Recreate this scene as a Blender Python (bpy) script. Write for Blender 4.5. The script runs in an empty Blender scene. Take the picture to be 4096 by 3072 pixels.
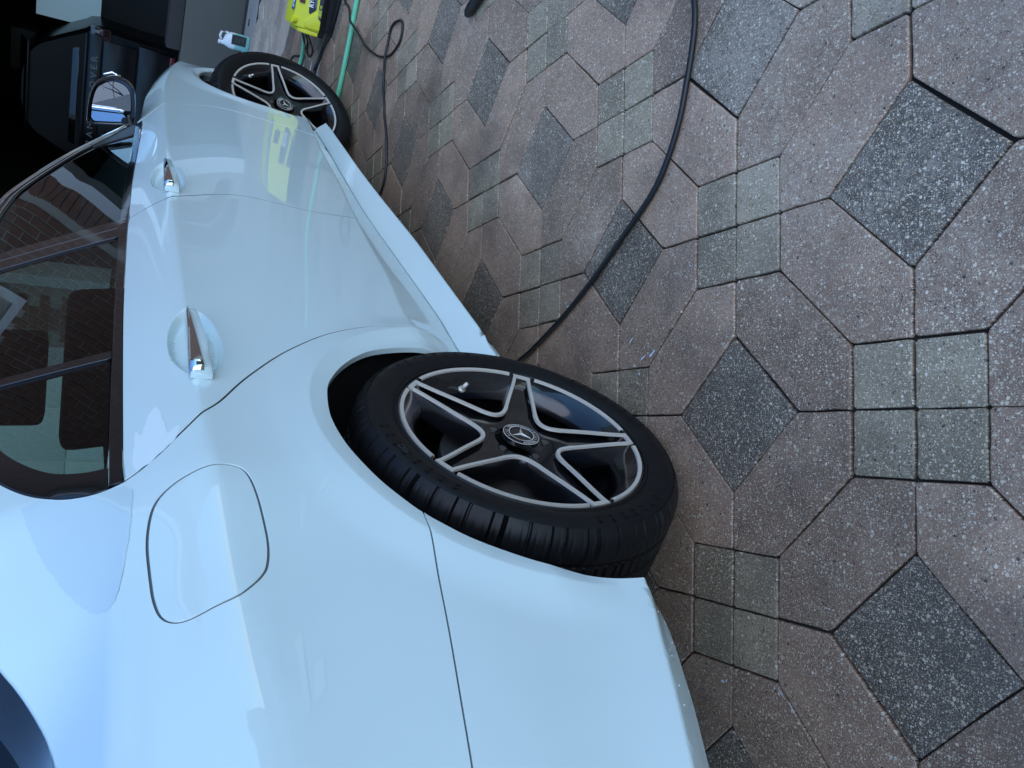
import bpy, bmesh, math, random
import numpy as np
from mathutils import Vector, Matrix
from mathutils.geometry import delaunay_2d_cdt
random.seed(7); rng = np.random.default_rng(7)
C = bpy.context.scene.collection
SC = bpy.context.scene

# ------------------------------------------------------------------ camera
cam_d = bpy.data.cameras.new('camera'); cam = bpy.data.objects.new('camera', cam_d); C.objects.link(cam)
RX = Vector((-0.3929, -0.2985, -0.8698)); RY = Vector((-0.5117, 0.8568, -0.0629)); RZ = Vector((0.7641, 0.4204, -0.4894))
cam.matrix_world = Matrix(((RX.x, -RY.x, -RZ.x, -1.1089), (RX.y, -RY.y, -RZ.y, -1.5950), (RX.z, -RY.z, -RZ.z, 1.1048), (0, 0, 0, 1)))
cam_d.sensor_width = 36; cam_d.lens = 27.315; cam_d.clip_start = .02; cam_d.clip_end = 600
SC.camera = cam

# ------------------------------------------------------------------ sky, sun, exposure (open blue shade, no direct sun)
SUN_EL, SUN_AZ = math.radians(36), math.radians(225)
w = bpy.data.worlds.new('World'); SC.world = w; w.use_nodes = True
nt = w.node_tree; nt.nodes.clear()
sky = nt.nodes.new('ShaderNodeTexSky'); sky.sky_type = 'NISHITA'; sky.sun_disc = False
sky.sun_elevation = SUN_EL; sky.sun_rotation = SUN_AZ; sky.air_density = 1.4; sky.dust_density = 0; sky.ozone_density = 10
bg = nt.nodes.new('ShaderNodeBackground'); bg.inputs['Strength'].default_value = .15
wo = nt.nodes.new('ShaderNodeOutputWorld')
nt.links.new(sky.outputs[0], bg.inputs[0]); nt.links.new(bg.outputs[0], wo.inputs[0])
sd = bpy.data.lights.new('sun', 'SUN'); sd.energy = .65; sd.angle = math.radians(60); sd.color = (1, .97, .93)
sun = bpy.data.objects.new('sun', sd); C.objects.link(sun)
sun.rotation_euler = (math.radians(90) - SUN_EL, 0, math.pi - SUN_AZ)
SC.view_settings.view_transform = 'Standard'; SC.view_settings.look = 'None'
SC.view_settings.gamma = 1; SC.view_settings.use_curve_mapping = False
SC.view_settings.exposure = .94

# ------------------------------------------------------------------ helpers
def link(o, parent=None, mat=None):
    C.objects.link(o)
    if parent: o.parent = parent
    if mat and hasattr(o.data, 'materials') and not len(o.data.materials):
        for m_ in (mat if isinstance(mat, (list, tuple)) else [mat]): o.data.materials.append(m_)
    return o
def tag(o, label=None, cat=None, group=None, kind=None):
    if label: o['label'] = label
    if cat: o['category'] = cat
    if group: o['group'] = group
    if kind: o['kind'] = kind
    return o
def empty(name, loc=(0, 0, 0), parent=None):
    o = bpy.data.objects.new(name, None); o.empty_display_size = .05; o.location = loc
    return link(o, parent)
def mesh(name, V, F, mat=None, parent=None, smooth=False, normals=None, mi=None):
    me = bpy.data.meshes.new(name)
    me.from_pydata([tuple(map(float, v)) for v in V], [], [tuple(map(int, f)) for f in F])
    me.validate()
    if smooth: me.polygons.foreach_set('use_smooth', [True] * len(me.polygons))
    if mat:
        for m_ in (mat if isinstance(mat, (list, tuple)) else [mat]): me.materials.append(m_)
    if mi is not None: me.polygons.foreach_set('material_index', list(map(int, mi)))
    me.update()
    if normals is not None: me.normals_split_custom_set_from_vertices([tuple(map(float, n)) for n in normals])
    return link(bpy.data.objects.new(name, me), parent)
class MB:
    """collects shapes and links them as one mesh object"""
    def __init__(s): s.V = []; s.F = []
    def add(s, V, F):
        k = len(s.V); s.V += [tuple(map(float, v)) for v in V]; s.F += [tuple(int(i) + k for i in f) for f in F]
    def box(s, x0, y0, z0, x1, y1, z1):
        V = [(x, y, z) for z in (z0, z1) for y in (y0, y1) for x in (x0, x1)]
        s.add(V, [(0, 2, 3, 1), (4, 5, 7, 6), (0, 1, 5, 4), (2, 6, 7, 3), (0, 4, 6, 2), (1, 3, 7, 5)])
    def tube(s, P, r, n=10, caps=True):
        P = [Vector(p) for p in P]; R = r if isinstance(r, (list, tuple)) else [r] * len(P)
        up = Vector((0, 0, 1)); V = []; F = []
        for i, p in enumerate(P):
            d = (P[min(i + 1, len(P) - 1)] - P[max(i - 1, 0)]).normalized()
            a = d.cross(up)
            if a.length < .05: a = d.cross(Vector((1, 0, 0)))
            a.normalize(); b = a.cross(d)
            V += [p + (a * math.cos(2 * math.pi * k / n) + b * math.sin(2 * math.pi * k / n)) * R[i] for k in range(n)]
        for i in range(len(P) - 1):
            for k in range(n): F.append((i * n + k, i * n + (k + 1) % n, (i + 1) * n + (k + 1) % n, (i + 1) * n + k))
        if caps: F.append(tuple(range(n))[::-1]); F.append(tuple(range((len(P) - 1) * n, len(P) * n)))
        s.add(V, F)
    def prism(s, poly, d, o):
        """extrude a list of 3-D points by the vector d"""
        n = len(poly); V = [Vector(p) for p in poly] + [Vector(p) + Vector(d) for p in poly]
        s.add(V, [tuple(range(n))[::-1], tuple(range(n, 2 * n))] + [(i, (i + 1) % n, n + (i + 1) % n, n + i) for i in range(n)])
    def build(s, name, mat=None, parent=None, smooth=False, bevel=0, seg=2):
        o = mesh(name, s.V, s.F, mat, parent, smooth)
        bm = bmesh.new(); bm.from_mesh(o.data); bmesh.ops.recalc_face_normals(bm, faces=bm.faces)
        if bevel:
            bmesh.ops.bevel(bm, geom=[e for e in bm.edges if len(e.link_faces) == 2 and e.calc_face_angle(0) > .35], offset=bevel, segments=seg, profile=.6, affect='EDGES', clamp_overlap=True)
        bm.to_mesh(o.data); bm.free()
        if bevel or smooth:
            o.data.polygons.foreach_set('use_smooth', [True] * len(o.data.polygons))
            if not smooth: shade(o)
        return o
def shade(o, ang=35):
    me = o.data; bm = bmesh.new(); bm.from_mesh(me)
    for e in bm.edges: e.smooth = not (len(e.link_faces) == 2 and e.calc_face_angle(0) > math.radians(ang))
    bm.to_mesh(me); bm.free()
    me.polygons.foreach_set('use_smooth', [True] * len(me.polygons))
def spl(P, n=8):
    """Catmull-Rom through the points"""
    P = [np.array(p, float) for p in P]; Q = [2 * P[0] - P[1]] + P + [2 * P[-1] - P[-2]]; out = []
    for i in range(1, len(Q) - 2):
        for k in range(n):
            t = k / n
            out.append(.5 * ((2 * Q[i]) + (Q[i + 1] - Q[i - 1]) * t + (2 * Q[i - 1] - 5 * Q[i] + 4 * Q[i + 1] - Q[i + 2]) * t * t + (3 * Q[i] - Q[i - 1] - 3 * Q[i + 1] + Q[i + 2]) * t ** 3))
    out.append(P[-1]); return out
def text_mesh(txt, size, extrude=.0, bold=0.0, spacing=1.0):
    cu = bpy.data.curves.new('lettering', 'FONT'); cu.body = txt; cu.size = size; cu.extrude = extrude; cu.offset = bold; cu.space_character = spacing
    cu.align_x = 'LEFT'; cu.resolution_u = 3
    o = bpy.data.objects.new('lettering', cu); C.objects.link(o)
    dg = bpy.context.evaluated_depsgraph_get(); me = bpy.data.meshes.new_from_object(o.evaluated_get(dg))
    bpy.data.objects.remove(o); bpy.data.curves.remove(cu)
    V = np.array([v.co[:] for v in me.vertices]); F = [tuple(p.vertices) for p in me.polygons]
    bpy.data.meshes.remove(me); return V, F

# ------------------------------------------------------------------ materials
def mat(name, col, rough=.5, metal=0, spec=.5, coat=0, coatr=.03, noise=0, nscale=20, bump=0, bscale=100, bdist=.001, rvar=0):
    m = bpy.data.materials.new(name); m.use_nodes = True; N = m.node_tree.nodes; L = m.node_tree.links
    b = N['Principled BSDF']; b.inputs['Base Color'].default_value = (*col, 1); b.inputs['Roughness'].default_value = rough
    b.inputs['Metallic'].default_value = metal; b.inputs['Specular IOR Level'].default_value = spec
    b.inputs['Coat IOR'].default_value = 1.75 if coat >= .99 else 1.5; b.inputs['Coat Weight'].default_value = coat; b.inputs['Coat Roughness'].default_value = coatr
    if noise or bump or rvar:
        tc = N.new('ShaderNodeTexCoord')
    if noise or rvar:
        t = N.new('ShaderNodeTexNoise'); t.inputs['Scale'].default_value = nscale; t.inputs['Detail'].default_value = 6
        L.new(tc.outputs['Object'], t.inputs['Vector'])
        if noise:
            mx = N.new('ShaderNodeMix'); mx.data_type = 'RGBA'
            mx.inputs[6].default_value = (*[c * (1 - noise) for c in col], 1); mx.inputs[7].default_value = (*[min(1, c * (1 + noise)) for c in col], 1)
            L.new(t.outputs[0], mx.inputs[0]); L.new(mx.outputs[2], b.inputs['Base Color'])
        if rvar:
            mr = N.new('ShaderNodeMapRange'); mr.inputs[3].default_value = max(0, rough - rvar); mr.inputs[4].default_value = min(1, rough + rvar)
            L.new(t.outputs[0], mr.inputs[0]); L.new(mr.outputs[0], b.inputs['Roughness'])
    if bump:
        t2 = N.new('ShaderNodeTexNoise'); t2.inputs['Scale'].default_value = bscale; t2.inputs['Detail'].default_value = 4
        L.new(tc.outputs['Object'], t2.inputs['Vector'])
        bp = N.new('ShaderNodeBump'); bp.inputs['Strength'].default_value = bump; bp.inputs['Distance'].default_value = bdist
        L.new(t2.outputs[0], bp.inputs['Height']); L.new(bp.outputs[0], b.inputs['Normal'])
    return m
def glass_mat(name, tint, refl=1.5, rough=0.0):
    m = bpy.data.materials.new(name); m.use_nodes = True; N = m.node_tree.nodes; L = m.node_tree.links; N.clear()
    out = N.new('ShaderNodeOutputMaterial'); mx = N.new('ShaderNodeMixShader'); tr = N.new('ShaderNodeBsdfTransparent'); gl = N.new('ShaderNodeBsdfGlossy'); fr = N.new('ShaderNodeFresnel')
    tr.inputs[0].default_value = (*tint, 1); gl.inputs['Roughness'].default_value = rough; fr.inputs[0].default_value = refl
    L.new(fr.outputs[0], mx.inputs[0]); L.new(tr.outputs[0], mx.inputs[1]); L.new(gl.outputs[0], mx.inputs[2]); L.new(mx.outputs[0], out.inputs[0])
    return m
def glow_mat(name, col, st):
    m = bpy.data.materials.new(name); m.use_nodes = True; b = m.node_tree.nodes['Principled BSDF']
    b.inputs['Base Color'].default_value = (*col, 1); b.inputs['Emission Color'].default_value = (*col, 1); b.inputs['Emission Strength'].default_value = st; return m
def paver_mat(name, base, seedoff, dry=0.0):
    m = bpy.data.materials.new(name); m.use_nodes = True; N = m.node_tree.nodes; L = m.node_tree.links; b = N['Principled BSDF']
    tc = N.new('ShaderNodeTexCoord'); oi = N.new('ShaderNodeObjectInfo')
    mul = N.new('ShaderNodeVectorMath'); mul.operation = 'SCALE'; mul.inputs[0].default_value = (37.1, 91.7, 13.3)
    L.new(oi.outputs['Random'], mul.inputs['Scale'])
    add = N.new('ShaderNodeVectorMath'); L.new(tc.outputs['Object'], add.inputs[0]); L.new(mul.outputs[0], add.inputs[1])
    vec = add.outputs[0]
    def noise(scale, detail=5, rough=.6, v=None):
        t = N.new('ShaderNodeTexNoise'); t.inputs['Scale'].default_value = scale; t.inputs['Detail'].default_value = detail; t.inputs['Roughness'].default_value = rough
        L.new(v or vec, t.inputs['Vector']); return t.outputs[0]
    def ramp(sock, stops):
        r = N.new('ShaderNodeValToRGB'); e = r.color_ramp.elements
        e[0].position, e[0].color = stops[0][0], (*stops[0][1], 1); e[1].position, e[1].color = stops[-1][0], (*stops[-1][1], 1)
        for p, c in stops[1:-1]: k = e.new(p); k.color = (*c, 1)
        L.new(sock, r.inputs[0]); return r.outputs[0]
    def mixc(f, a, c, mode='MIX'):
        x = N.new('ShaderNodeMix'); x.data_type = 'RGBA'; x.blend_type = mode
        for s_, i in ((f, 0), (a, 6), (c, 7)):
            if isinstance(s_, (int, float)): x.inputs[i].default_value = s_
            elif isinstance(s_, tuple): x.inputs[i].default_value = (*s_, 1)
            else: L.new(s_, x.inputs[i])
        return x.outputs[2]
    def mth(op, a, c=None):
        x = N.new('ShaderNodeMath'); x.operation = op
        for s_, i in ((a, 0), (c, 1)):
            if s_ is None: continue
            if isinstance(s_, (int, float)): x.inputs[i].default_value = s_
            else: L.new(s_, x.inputs[i])
        return x.outputs[0]
    # matrix colour with cloudy variation, and a tone of its own for each stone
    tone = N.new('ShaderNodeMapRange'); tone.inputs[3].default_value = .70; tone.inputs[4].default_value = 1.22; L.new(oi.outputs['Random'], tone.inputs[0])
    cl = ramp(noise(14, 6), [(.25, (.72, .70, .69)), (.75, (1.25, 1.22, 1.2))])
    colr = mixc(1.0, base, cl, 'MULTIPLY'); 
    sc = N.new('ShaderNodeVectorMath'); sc.operation = 'SCALE'; L.new(colr, sc.inputs[0]); L.new(tone.outputs[0], sc.inputs['Scale']); colr = sc.outputs[0]
    # dried lime bloom in patches on the drive
    geo = N.new('ShaderNodeNewGeometry')
    bl = noise(2.3, 7, .65, geo.outputs['Position']); bl2 = noise(60, 6, .7, geo.outputs['Position'])
    k = mth('MULTIPLY', bl, mth('ADD', bl2, .35))
    dv = N.new('ShaderNodeVectorMath'); dv.operation = 'DISTANCE'; dv.inputs[1].default_value = (-.02, -1.95, 0); L.new(geo.outputs['Position'], dv.inputs[0])
    bb = N.new('ShaderNodeMapRange'); bb.interpolation_type = 'SMOOTHSTEP'; bb.inputs[1].default_value = .95; bb.inputs[2].default_value = .15; bb.inputs[4].default_value = .13; L.new(dv.outputs['Value'], bb.inputs[0])
    k = mth('MULTIPLY', mth('ADD', bl, bb.outputs[0]), mth('ADD', bl2, .35))
    mk = N.new('ShaderNodeMapRange'); mk.inputs[1].default_value = .47 - .16 * dry; mk.inputs[2].default_value = .66; mk.inputs[4].default_value = .42 + .3 * dry; L.new(k, mk.inputs[0])
    colr = mixc(mk.outputs[0], colr, (.66, .55, .43))
    hgt = None
    for scale, thr, lo, hi in ((140, .60, .22, .44), (260, .30, .24, .46), (500, .12, .22, .47)):
        v = N.new('ShaderNodeTexVoronoi'); v.voronoi_dimensions = '2D'; v.inputs['Scale'].default_value = scale; v.inputs['Randomness'].default_value = 1
        L.new(vec, v.inputs['Vector'])
        sep = N.new('ShaderNodeSeparateColor'); L.new(v.outputs['Color'], sep.inputs[0])
        rad = N.new('ShaderNodeMapRange'); rad.inputs[1].default_value = thr; rad.inputs[2].default_value = 1.0; rad.inputs[3].default_value = 0.0; rad.inputs[4].default_value = hi; L.new(sep.outputs[0], rad.inputs[0])
        edge = mth('SUBTRACT', rad.outputs[0], v.outputs['Distance'])
        mask = N.new('ShaderNodeMapRange'); mask.inputs[1].default_value = 0; mask.inputs[2].default_value = .06; L.new(edge, mask.inputs[0])
        stone = ramp(sep.outputs[1], [(0, (.035, .035, .04)), (.10, (.05, .05, .05)), (.16, (.38, .27, .16)), (.42, (.60, .47, .31)), (.70, (.80, .66, .47)), (1, (1.0, .88, .68))])
        colr = mixc(mth('MULTIPLY', mask.outputs[0], .90), colr, stone)
        hgt = mask.outputs[0] if hgt is None else mth('MAXIMUM', hgt, mask.outputs[0])
    # darker grime on some patches
    gr = N.new('ShaderNodeMapRange'); gr.inputs[1].default_value = .5; gr.inputs[2].default_value = .72; gr.inputs[4].default_value = .45; L.new(noise(3.1, 5, .6, geo.outputs['Position']), gr.inputs[0])
    colr = mixc(gr.outputs[0], colr, (.07, .062, .055))
    # wet beside the rinsed car, with the car's shade painted in as well
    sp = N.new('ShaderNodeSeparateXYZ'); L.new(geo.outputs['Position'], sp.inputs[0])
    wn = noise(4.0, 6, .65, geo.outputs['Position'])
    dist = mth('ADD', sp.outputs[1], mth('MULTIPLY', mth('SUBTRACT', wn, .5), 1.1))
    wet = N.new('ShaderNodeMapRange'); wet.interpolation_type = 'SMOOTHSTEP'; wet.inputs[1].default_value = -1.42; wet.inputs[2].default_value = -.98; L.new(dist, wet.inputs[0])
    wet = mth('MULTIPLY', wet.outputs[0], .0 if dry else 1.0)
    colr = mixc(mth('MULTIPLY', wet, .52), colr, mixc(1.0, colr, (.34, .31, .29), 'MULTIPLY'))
    L.new(colr, b.inputs['Base Color'])
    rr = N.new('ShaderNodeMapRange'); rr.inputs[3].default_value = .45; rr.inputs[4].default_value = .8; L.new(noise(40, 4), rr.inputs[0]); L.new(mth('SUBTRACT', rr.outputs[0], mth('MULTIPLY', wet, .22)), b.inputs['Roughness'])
    bp = N.new('ShaderNodeBump'); bp.inputs['Strength'].default_value = .55; bp.inputs['Distance'].default_value = .0012
    hh = mth('ADD', mth('MULTIPLY', hgt, .5), noise(700, 3)); L.new(hh, bp.inputs['Height']); L.new(bp.outputs[0], b.inputs['Normal'])
    return m

M = dict(
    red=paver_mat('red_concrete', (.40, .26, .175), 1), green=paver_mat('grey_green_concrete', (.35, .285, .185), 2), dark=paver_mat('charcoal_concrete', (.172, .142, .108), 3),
    red_dry=paver_mat('dry_red_concrete', (.44, .38, .31), 4, 1.0), green_dry=paver_mat('dry_grey_concrete', (.44, .41, .34), 5, 1.0), dark_dry=paver_mat('dry_charcoal_concrete', (.36, .34, .29), 6, 1.0),
    joint=mat('joint_sand', (.022, .018, .014), .95, noise=.5, nscale=60, bump=.6, bscale=300),
    paint=mat('white_car_paint', (.69, .845, .83), .35, coat=1, coatr=.008),
    paintwet=mat('wet_white_car_paint', (.605, .755, .755), .35, coat=1, coatr=.004), paintdry=mat('water_spotted_car_paint', (.765, .885, .87), .5, coat=.8, coatr=.06), paintsmear=mat('smeared_car_paint', (.725, .875, .855), .4, coat=1, coatr=.03),
    paintgap=mat('door_edge_shadow_gap', (.02, .02, .022), .7), flapgap=mat('grey_gap_shade', (.10, .11, .115), .7),
    gloss=mat('piano_black_trim', (.008, .008, .009), .08, coat=.6),
    rubber=mat('tyre_rubber', (.0045, .0045, .005), .48, spec=.32, noise=.35, nscale=30, bump=.25, bscale=260, bdist=.0006, rvar=.18),
    marking=mat('moulded_rubber_lettering', (.04, .04, .042), .4), wheelblack=mat('gloss_black_alloy', (.005, .005, .006), .16, coat=.5, noise=.3, nscale=40, rvar=.06),
    silver=mat('machined_alloy', (.72, .67, .58), .40, metal=.4, noise=.08, nscale=60, rvar=.1),
    chrome=mat('chrome', (.85, .85, .86), .04, metal=1),
    steel=mat('brake_steel', (.20, .19, .18), .42, metal=.9, noise=.3, nscale=30),
    plastic=mat('black_plastic', (.012, .012, .013), .5, bump=.2, bscale=500),
    well=mat('wheel_well_liner', (.006, .006, .007), .85),
    seat=mat('black_seat_leather', (.02, .02, .021), .5), cabin=mat('dark_cabin_trim', (.03, .03, .031), .7), headliner=mat('grey_headliner', (.22, .22, .21), .9),
    glass=glass_mat('tinted_window_glass', (.13, .155, .145)), glassq=glass_mat('green_quarter_glass', (.25, .32, .28)), glassd=glass_mat('green_windscreen_glass', (.68, .80, .72)), rearglass=glass_mat('rear_window_glass', (.22, .27, .27)),
    mirror=mat('mirror_glass', (.86, .9, .92), .005, metal=1),
    yellow=mat('lime_yellow_plastic', (.72, .74, .035), .42, noise=.05, nscale=12, bump=.1, bscale=500),
    black=mat('matt_black_plastic', (.010, .010, .011), .6), navy=mat('dark_badge', (.012, .016, .022), .35), white=mat('white_print', (.8, .8, .8), .5), yprint=mat('yellow_print', (.62, .70, .05), .5),
    blue=mat('blue_sticker', (.03, .10, .42), .35),
    hosegreen=mat('mint_green_hose', (.17, .60, .36), .4, noise=.12, nscale=25), hoseblack=mat('black_rubber_hose', (.010, .011, .013), .42, noise=.3, nscale=60), cord=mat('black_cord', (.012, .012, .014), .45),
    suv=mat('black_suv_paint', (.004, .004, .005), .22, spec=.35), taillight=mat('red_lens', (.20, .006, .008), .2, coat=.8), suvglass=mat('black_suv_glass', (.004, .004, .005), .05), badge=mat('satin_badge_letters', (.22, .22, .22), .3, metal=.5),
    plaster=mat('grey_garage_paint', (.085, .085, .072), .8, noise=.12, nscale=3, bump=.1, bscale=40), gdark=mat('dark_garage_wall', (.030, .029, .028), .85, noise=.2, nscale=2), board=glow_mat('glowing_panel_face', (.40, .62, .74), .115),
    slab=mat('garage_concrete', (.30, .30, .28), .85, noise=.2, nscale=6, bump=.3, bscale=80), skirting=mat('black_skirting', (.02, .02, .02), .6),
    brick=mat('red_brown_brick', (.20, .10, .065), .85, noise=.35, nscale=9, bump=.4, bscale=90), mortar=mat('pale_mortar', (.42, .38, .32), .9, noise=.15, nscale=20), trimw=mat('white_trim_paint', (.74, .75, .74), .5),
    pane=mat('house_window_pane', (.02, .025, .03), .05), siding=mat('pale_siding', (.34, .36, .36), .7, noise=.06, nscale=2), roof=mat('grey_shingle', (.10, .10, .10), .9, noise=.3, nscale=15), bark=mat('bare_bark', (.05, .042, .035), .9),
    jug=mat('milky_plastic', (.62, .68, .70), .35), fluid=mat('mint_fluid_plastic', (.22, .52, .47), .3), label=mat('black_paper_label', (.02, .022, .022), .6), labelprint=mat('grey_green_print', (.04, .06, .052), .6),
    soap=mat('dried_soap_film', (.52, .56, .58), .5, noise=.2, nscale=80), leaf=mat('dry_leaf', (.14, .075, .035), .8), asphalt=mat('asphalt', (.055, .055, .055), .9, noise=.3, nscale=40), grass=mat('lawn', (.045, .075, .02), .9, noise=.4, nscale=30),
    paper=mat('pale_green_sunshade', (.55, .66, .58), .6))

# ------------------------------------------------------------------ the ground
def sheet(name, x0, y0, x1, y1, z, m, kind='structure', parent=None):
    o = mesh(name, [(x0, y0, z), (x1, y0, z), (x1, y1, z), (x0, y1, z)], [(0, 1, 2, 3)], m, parent)
    return tag(o, kind=kind)
sheet('ground', -200, -200, 200, 200, -.06, M['grass'])
sheet('road', -22, -120, -14, 120, -.02, M['asphalt'])
drive = mesh('driveway', [(-14, -7, -.009), (6.2, -7, -.009), (6.2, 6, -.009), (-14, 6, -.009)], [(0, 1, 2, 3)], M['joint'])
tag(drive, kind='structure')

# paving pattern: clusters of four small squares, hexagons round them, big squares set on their corner between
S_ = .10795; LQ = .150765; P_ = 2 * S_ + LQ
UX = np.array([-.8308, -.5565]); VX = np.array([-.5565, .8308]); G0 = np.array([-.470, -1.2509])
XE = 4.68                     # beyond this line the drive stays dry under the eaves and is paler
def ring2(poly, nsub, jit):
    out = []
    n = len(poly)
    for i in range(n):
        a = np.array(poly[i]); b_ = np.array(poly[(i + 1) % n]); e = b_ - a; l = np.linalg.norm(e); nn = np.array([e[1], -e[0]]) / l
        # corner is slightly rounded: two points near it
        out.append(a + e / l * .004)
        for k in range(1, nsub): out.append(a + e * k / nsub + nn * rng.normal(0, jit))
        out.append(b_ - e / l * .004)
    return np.array(out)
def inset(poly, d):
    n = len(poly); Q = []
    for i in range(n):
        p0, p1, p2 = np.array(poly[i - 1]), np.array(poly[i]), np.array(poly[(i + 1) % n])
        e1 = (p1 - p0) / np.linalg.norm(p1 - p0); e2 = (p2 - p1) / np.linalg.norm(p2 - p1)
        n1 = np.array([-e1[1], e1[0]]); n2 = np.array([-e2[1], e2[0]]); bs = n1 + n2; bs /= np.linalg.norm(bs)
        Q.append(p1 + bs * d / max(.3, bs @ n1))
    return Q
def paver_geo(poly, nsub=3, jit=.0007):
    r0 = ring2(inset(poly, .0018 + rng.normal(0, .0002)), nsub, jit); c = r0.mean(0); n = len(r0)
    d = np.linalg.norm(r0 - c, axis=1)[:, None]; r1 = c + (r0 - c) * (1 - .0009 / d); r2 = c + (r0 - c) * (1 - .0030 / d)
    V = [(*p, -.03) for p in r0] + [(*p, -.0024) for p in r0] + [(*p, -.0007) for p in r1] + [(*p, 0) for p in r2]
    F = []
    for k in range(3):
        for i in range(n): j = (i + 1) % n; F.append((k * n + i, k * n + j, (k + 1) * n + j, (k + 1) * n + i))
    F.append(tuple(range(3 * n, 4 * n)))
    return V, F
SQ = [(-S_ / 2, -S_ / 2), (S_ / 2, -S_ / 2), (S_ / 2, S_ / 2), (-S_ / 2, S_ / 2)]
DI = [(-LQ, 0), (0, -LQ), (LQ, 0), (0, LQ)]
# hexagon to the upper right of a cluster's top side; its centre is the mid of its long diagonal
A_ = np.array([0, 2 * S_]); B_ = np.array([0, S_]); C_ = np.array([S_, S_]); hc = None
D_ = C_ + LQ; 
E_ = D_ + np.array([0, S_]); F_ = E_ + np.array([-S_, 0])
HXc = (A_ + D_) / 2
HX = [tuple(p - HXc) for p in (B_, C_, D_, E_, F_, A_)]
# vertices run counter-clockwise B C D E F A
GEO = dict(square_paver=SQ, hexagonal_paver=HX, diamond_paver=DI)
TONE = dict(square_paver='green', hexagonal_paver='red', diamond_paver='dark')
PM = {}
for k_, poly in GEO.items():
    for dry in (0, 1):
        PM[k_, dry] = []
        for q in range(6):
            V, F = paver_geo(poly, 3 if k_ != 'square_paver' else 2)
            me = bpy.data.meshes.new(k_); me.from_pydata([tuple(map(float, v)) for v in V], [], F)
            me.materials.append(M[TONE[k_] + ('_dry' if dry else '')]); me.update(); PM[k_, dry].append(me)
def cells():
    for i in range(-22, 18):
        for j in range(-22, 20):
            base = np.array([i * P_, j * P_])
            if (i + j) % 2: yield 'diamond_paver', base, 0.0
            else:
                for sx, sy in ((-1, -1), (1, -1), (1, 1), (-1, 1)): yield 'square_paver', base + np.array([sx, sy]) * S_ / 2, 0.0
                for q in range(4):
                    c_, s_ = [(1, 0), (0, 1), (-1, 0), (0, -1)][q]
                    yield 'hexagonal_paver', base + np.array([c_ * HXc[0] - s_ * HXc[1], s_ * HXc[0] + c_ * HXc[1]]), q * math.pi / 2
ang0 = math.atan2(UX[1], UX[0]); flip = UX[0] * VX[1] - UX[1] * VX[0] < 0
SV, SF, SM = [], [], []
cnt = {}
for kd, uv, rot in cells():
    px_, py_ = G0 + UX * uv[0] + VX * uv[1]
    if not (-5.5 < px_ < 6.12 and -5.2 < py_ < 3.2): continue
    dry = int(px_ > XE + .02 * math.sin(py_ * 7))
    a = ang0 + (-rot if flip else rot) + rng.normal(0, .0045)
    if kd != 'hexagonal_paver': a += random.randrange(4) * math.pi / 2
    else: a += random.randrange(2) * math.pi
    px_ += rng.normal(0, .0008); py_ += rng.normal(0, .0008); pz = rng.normal(0, .0007)
    near = -1.25 < px_ < 6.1 and -.55 - .62 * max(0, min(1, (1.2 - px_) / 2)) - 1.7 < py_ < -.28 and (py_ > -1.75 - .30 * max(0, (2.6 - px_)) or px_ < 2)
    me = PM[kd, dry][random.randrange(6)]
    if near and cnt.get(kd, 0) < 300:
        cnt[kd] = cnt.get(kd, 0) + 1
        o = bpy.data.objects.new(kd, me); C.objects.link(o); o.parent = drive
        o.location = (px_, py_, pz); o.rotation_euler = (rng.normal(0, .004), rng.normal(0, .004), a)
        if flip and kd == 'hexagonal_paver': o.scale = (1, -1, 1); o.rotation_euler = (0, 0, a)
    else:
        k0 = len(SV); ca, sa = math.cos(a), math.sin(a); fy = -1 if (flip and kd == 'hexagonal_paver') else 1
        nv = len(me.vertices)
        for v in me.vertices:
            x_, y_ = v.co.x, v.co.y * fy
            SV.append((px_ + ca * x_ - sa * y_, py_ + sa * x_ + ca * y_, v.co.z + pz))
        mi = {'red': 0, 'green': 1, 'dark': 2}[TONE[kd]] + 3 * dry
        for p in me.polygons: SF.append([k0 + i for i in p.vertices]); SM.append(mi)
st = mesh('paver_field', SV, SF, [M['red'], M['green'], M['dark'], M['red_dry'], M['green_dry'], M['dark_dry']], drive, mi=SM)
tag(st, kind='stuff')
print('pavers', cnt, len(SF), 'flip', flip)

# ------------------------------------------------------------------ the house with the open garage
hs = empty('brick_house', (6.2, 0, 0)); tag(hs, 'red brown brick house with an open dark garage behind the two cars', 'house')
FX = 6.15
def part(mb, name, m, parent=hs, **k):
    # house parts are given in world coordinates; the empty only shifts them
    o = mb.build(name, M[m] if isinstance(m, str) else m, parent, **k); o.location = (-6.2, 0, 0) if parent is hs else (0, 0, 0); return o
y0o, y1o, zo = -2.35, 1.75, 2.42     # garage opening
b = MB(); b.box(FX + .003, -9, -.05, FX + .28, y0o, 6.4); b.box(FX + .003, y1o, -.05, FX + .28, 8, 6.4); b.box(FX + .003, y0o, zo, FX + .28, y1o, 6.4)
part(b, 'wall', 'mortar')
bk = MB(); rz = random.Random(3)
for r in range(76):
    z = .02 + r * .083
    y = -6.2 + (r % 2) * .115
    while y < 6.5:
        inside = (y + .22 > y0o - .0 and y < y1o and z < zo + .26) or (y + .22 > 2.33 and y < 4.9 and z < 2.30)
        win = (-1.55 < y + .11 < .25 and 3.55 < z + .03 < 5.05) or (1.3 < y + .11 < 2.9 and 3.55 < z + .03 < 5.05)
        if not inside and not win and z < 6.2:
            e = rz.uniform(-.003, .004); bk.box(FX - .004 - e, y, z, FX + .03, y + .218, z + .070)
        y += .230
part(bk, 'brick_courses', 'brick'); tag(hs.children[-1], kind='stuff')
sc_ = MB(); y = y0o - .2
while y < y1o + .2:
    sc_.box(FX - .022, y, zo + .02, FX + .03, y + .068, zo + .245); y += .080
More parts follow.
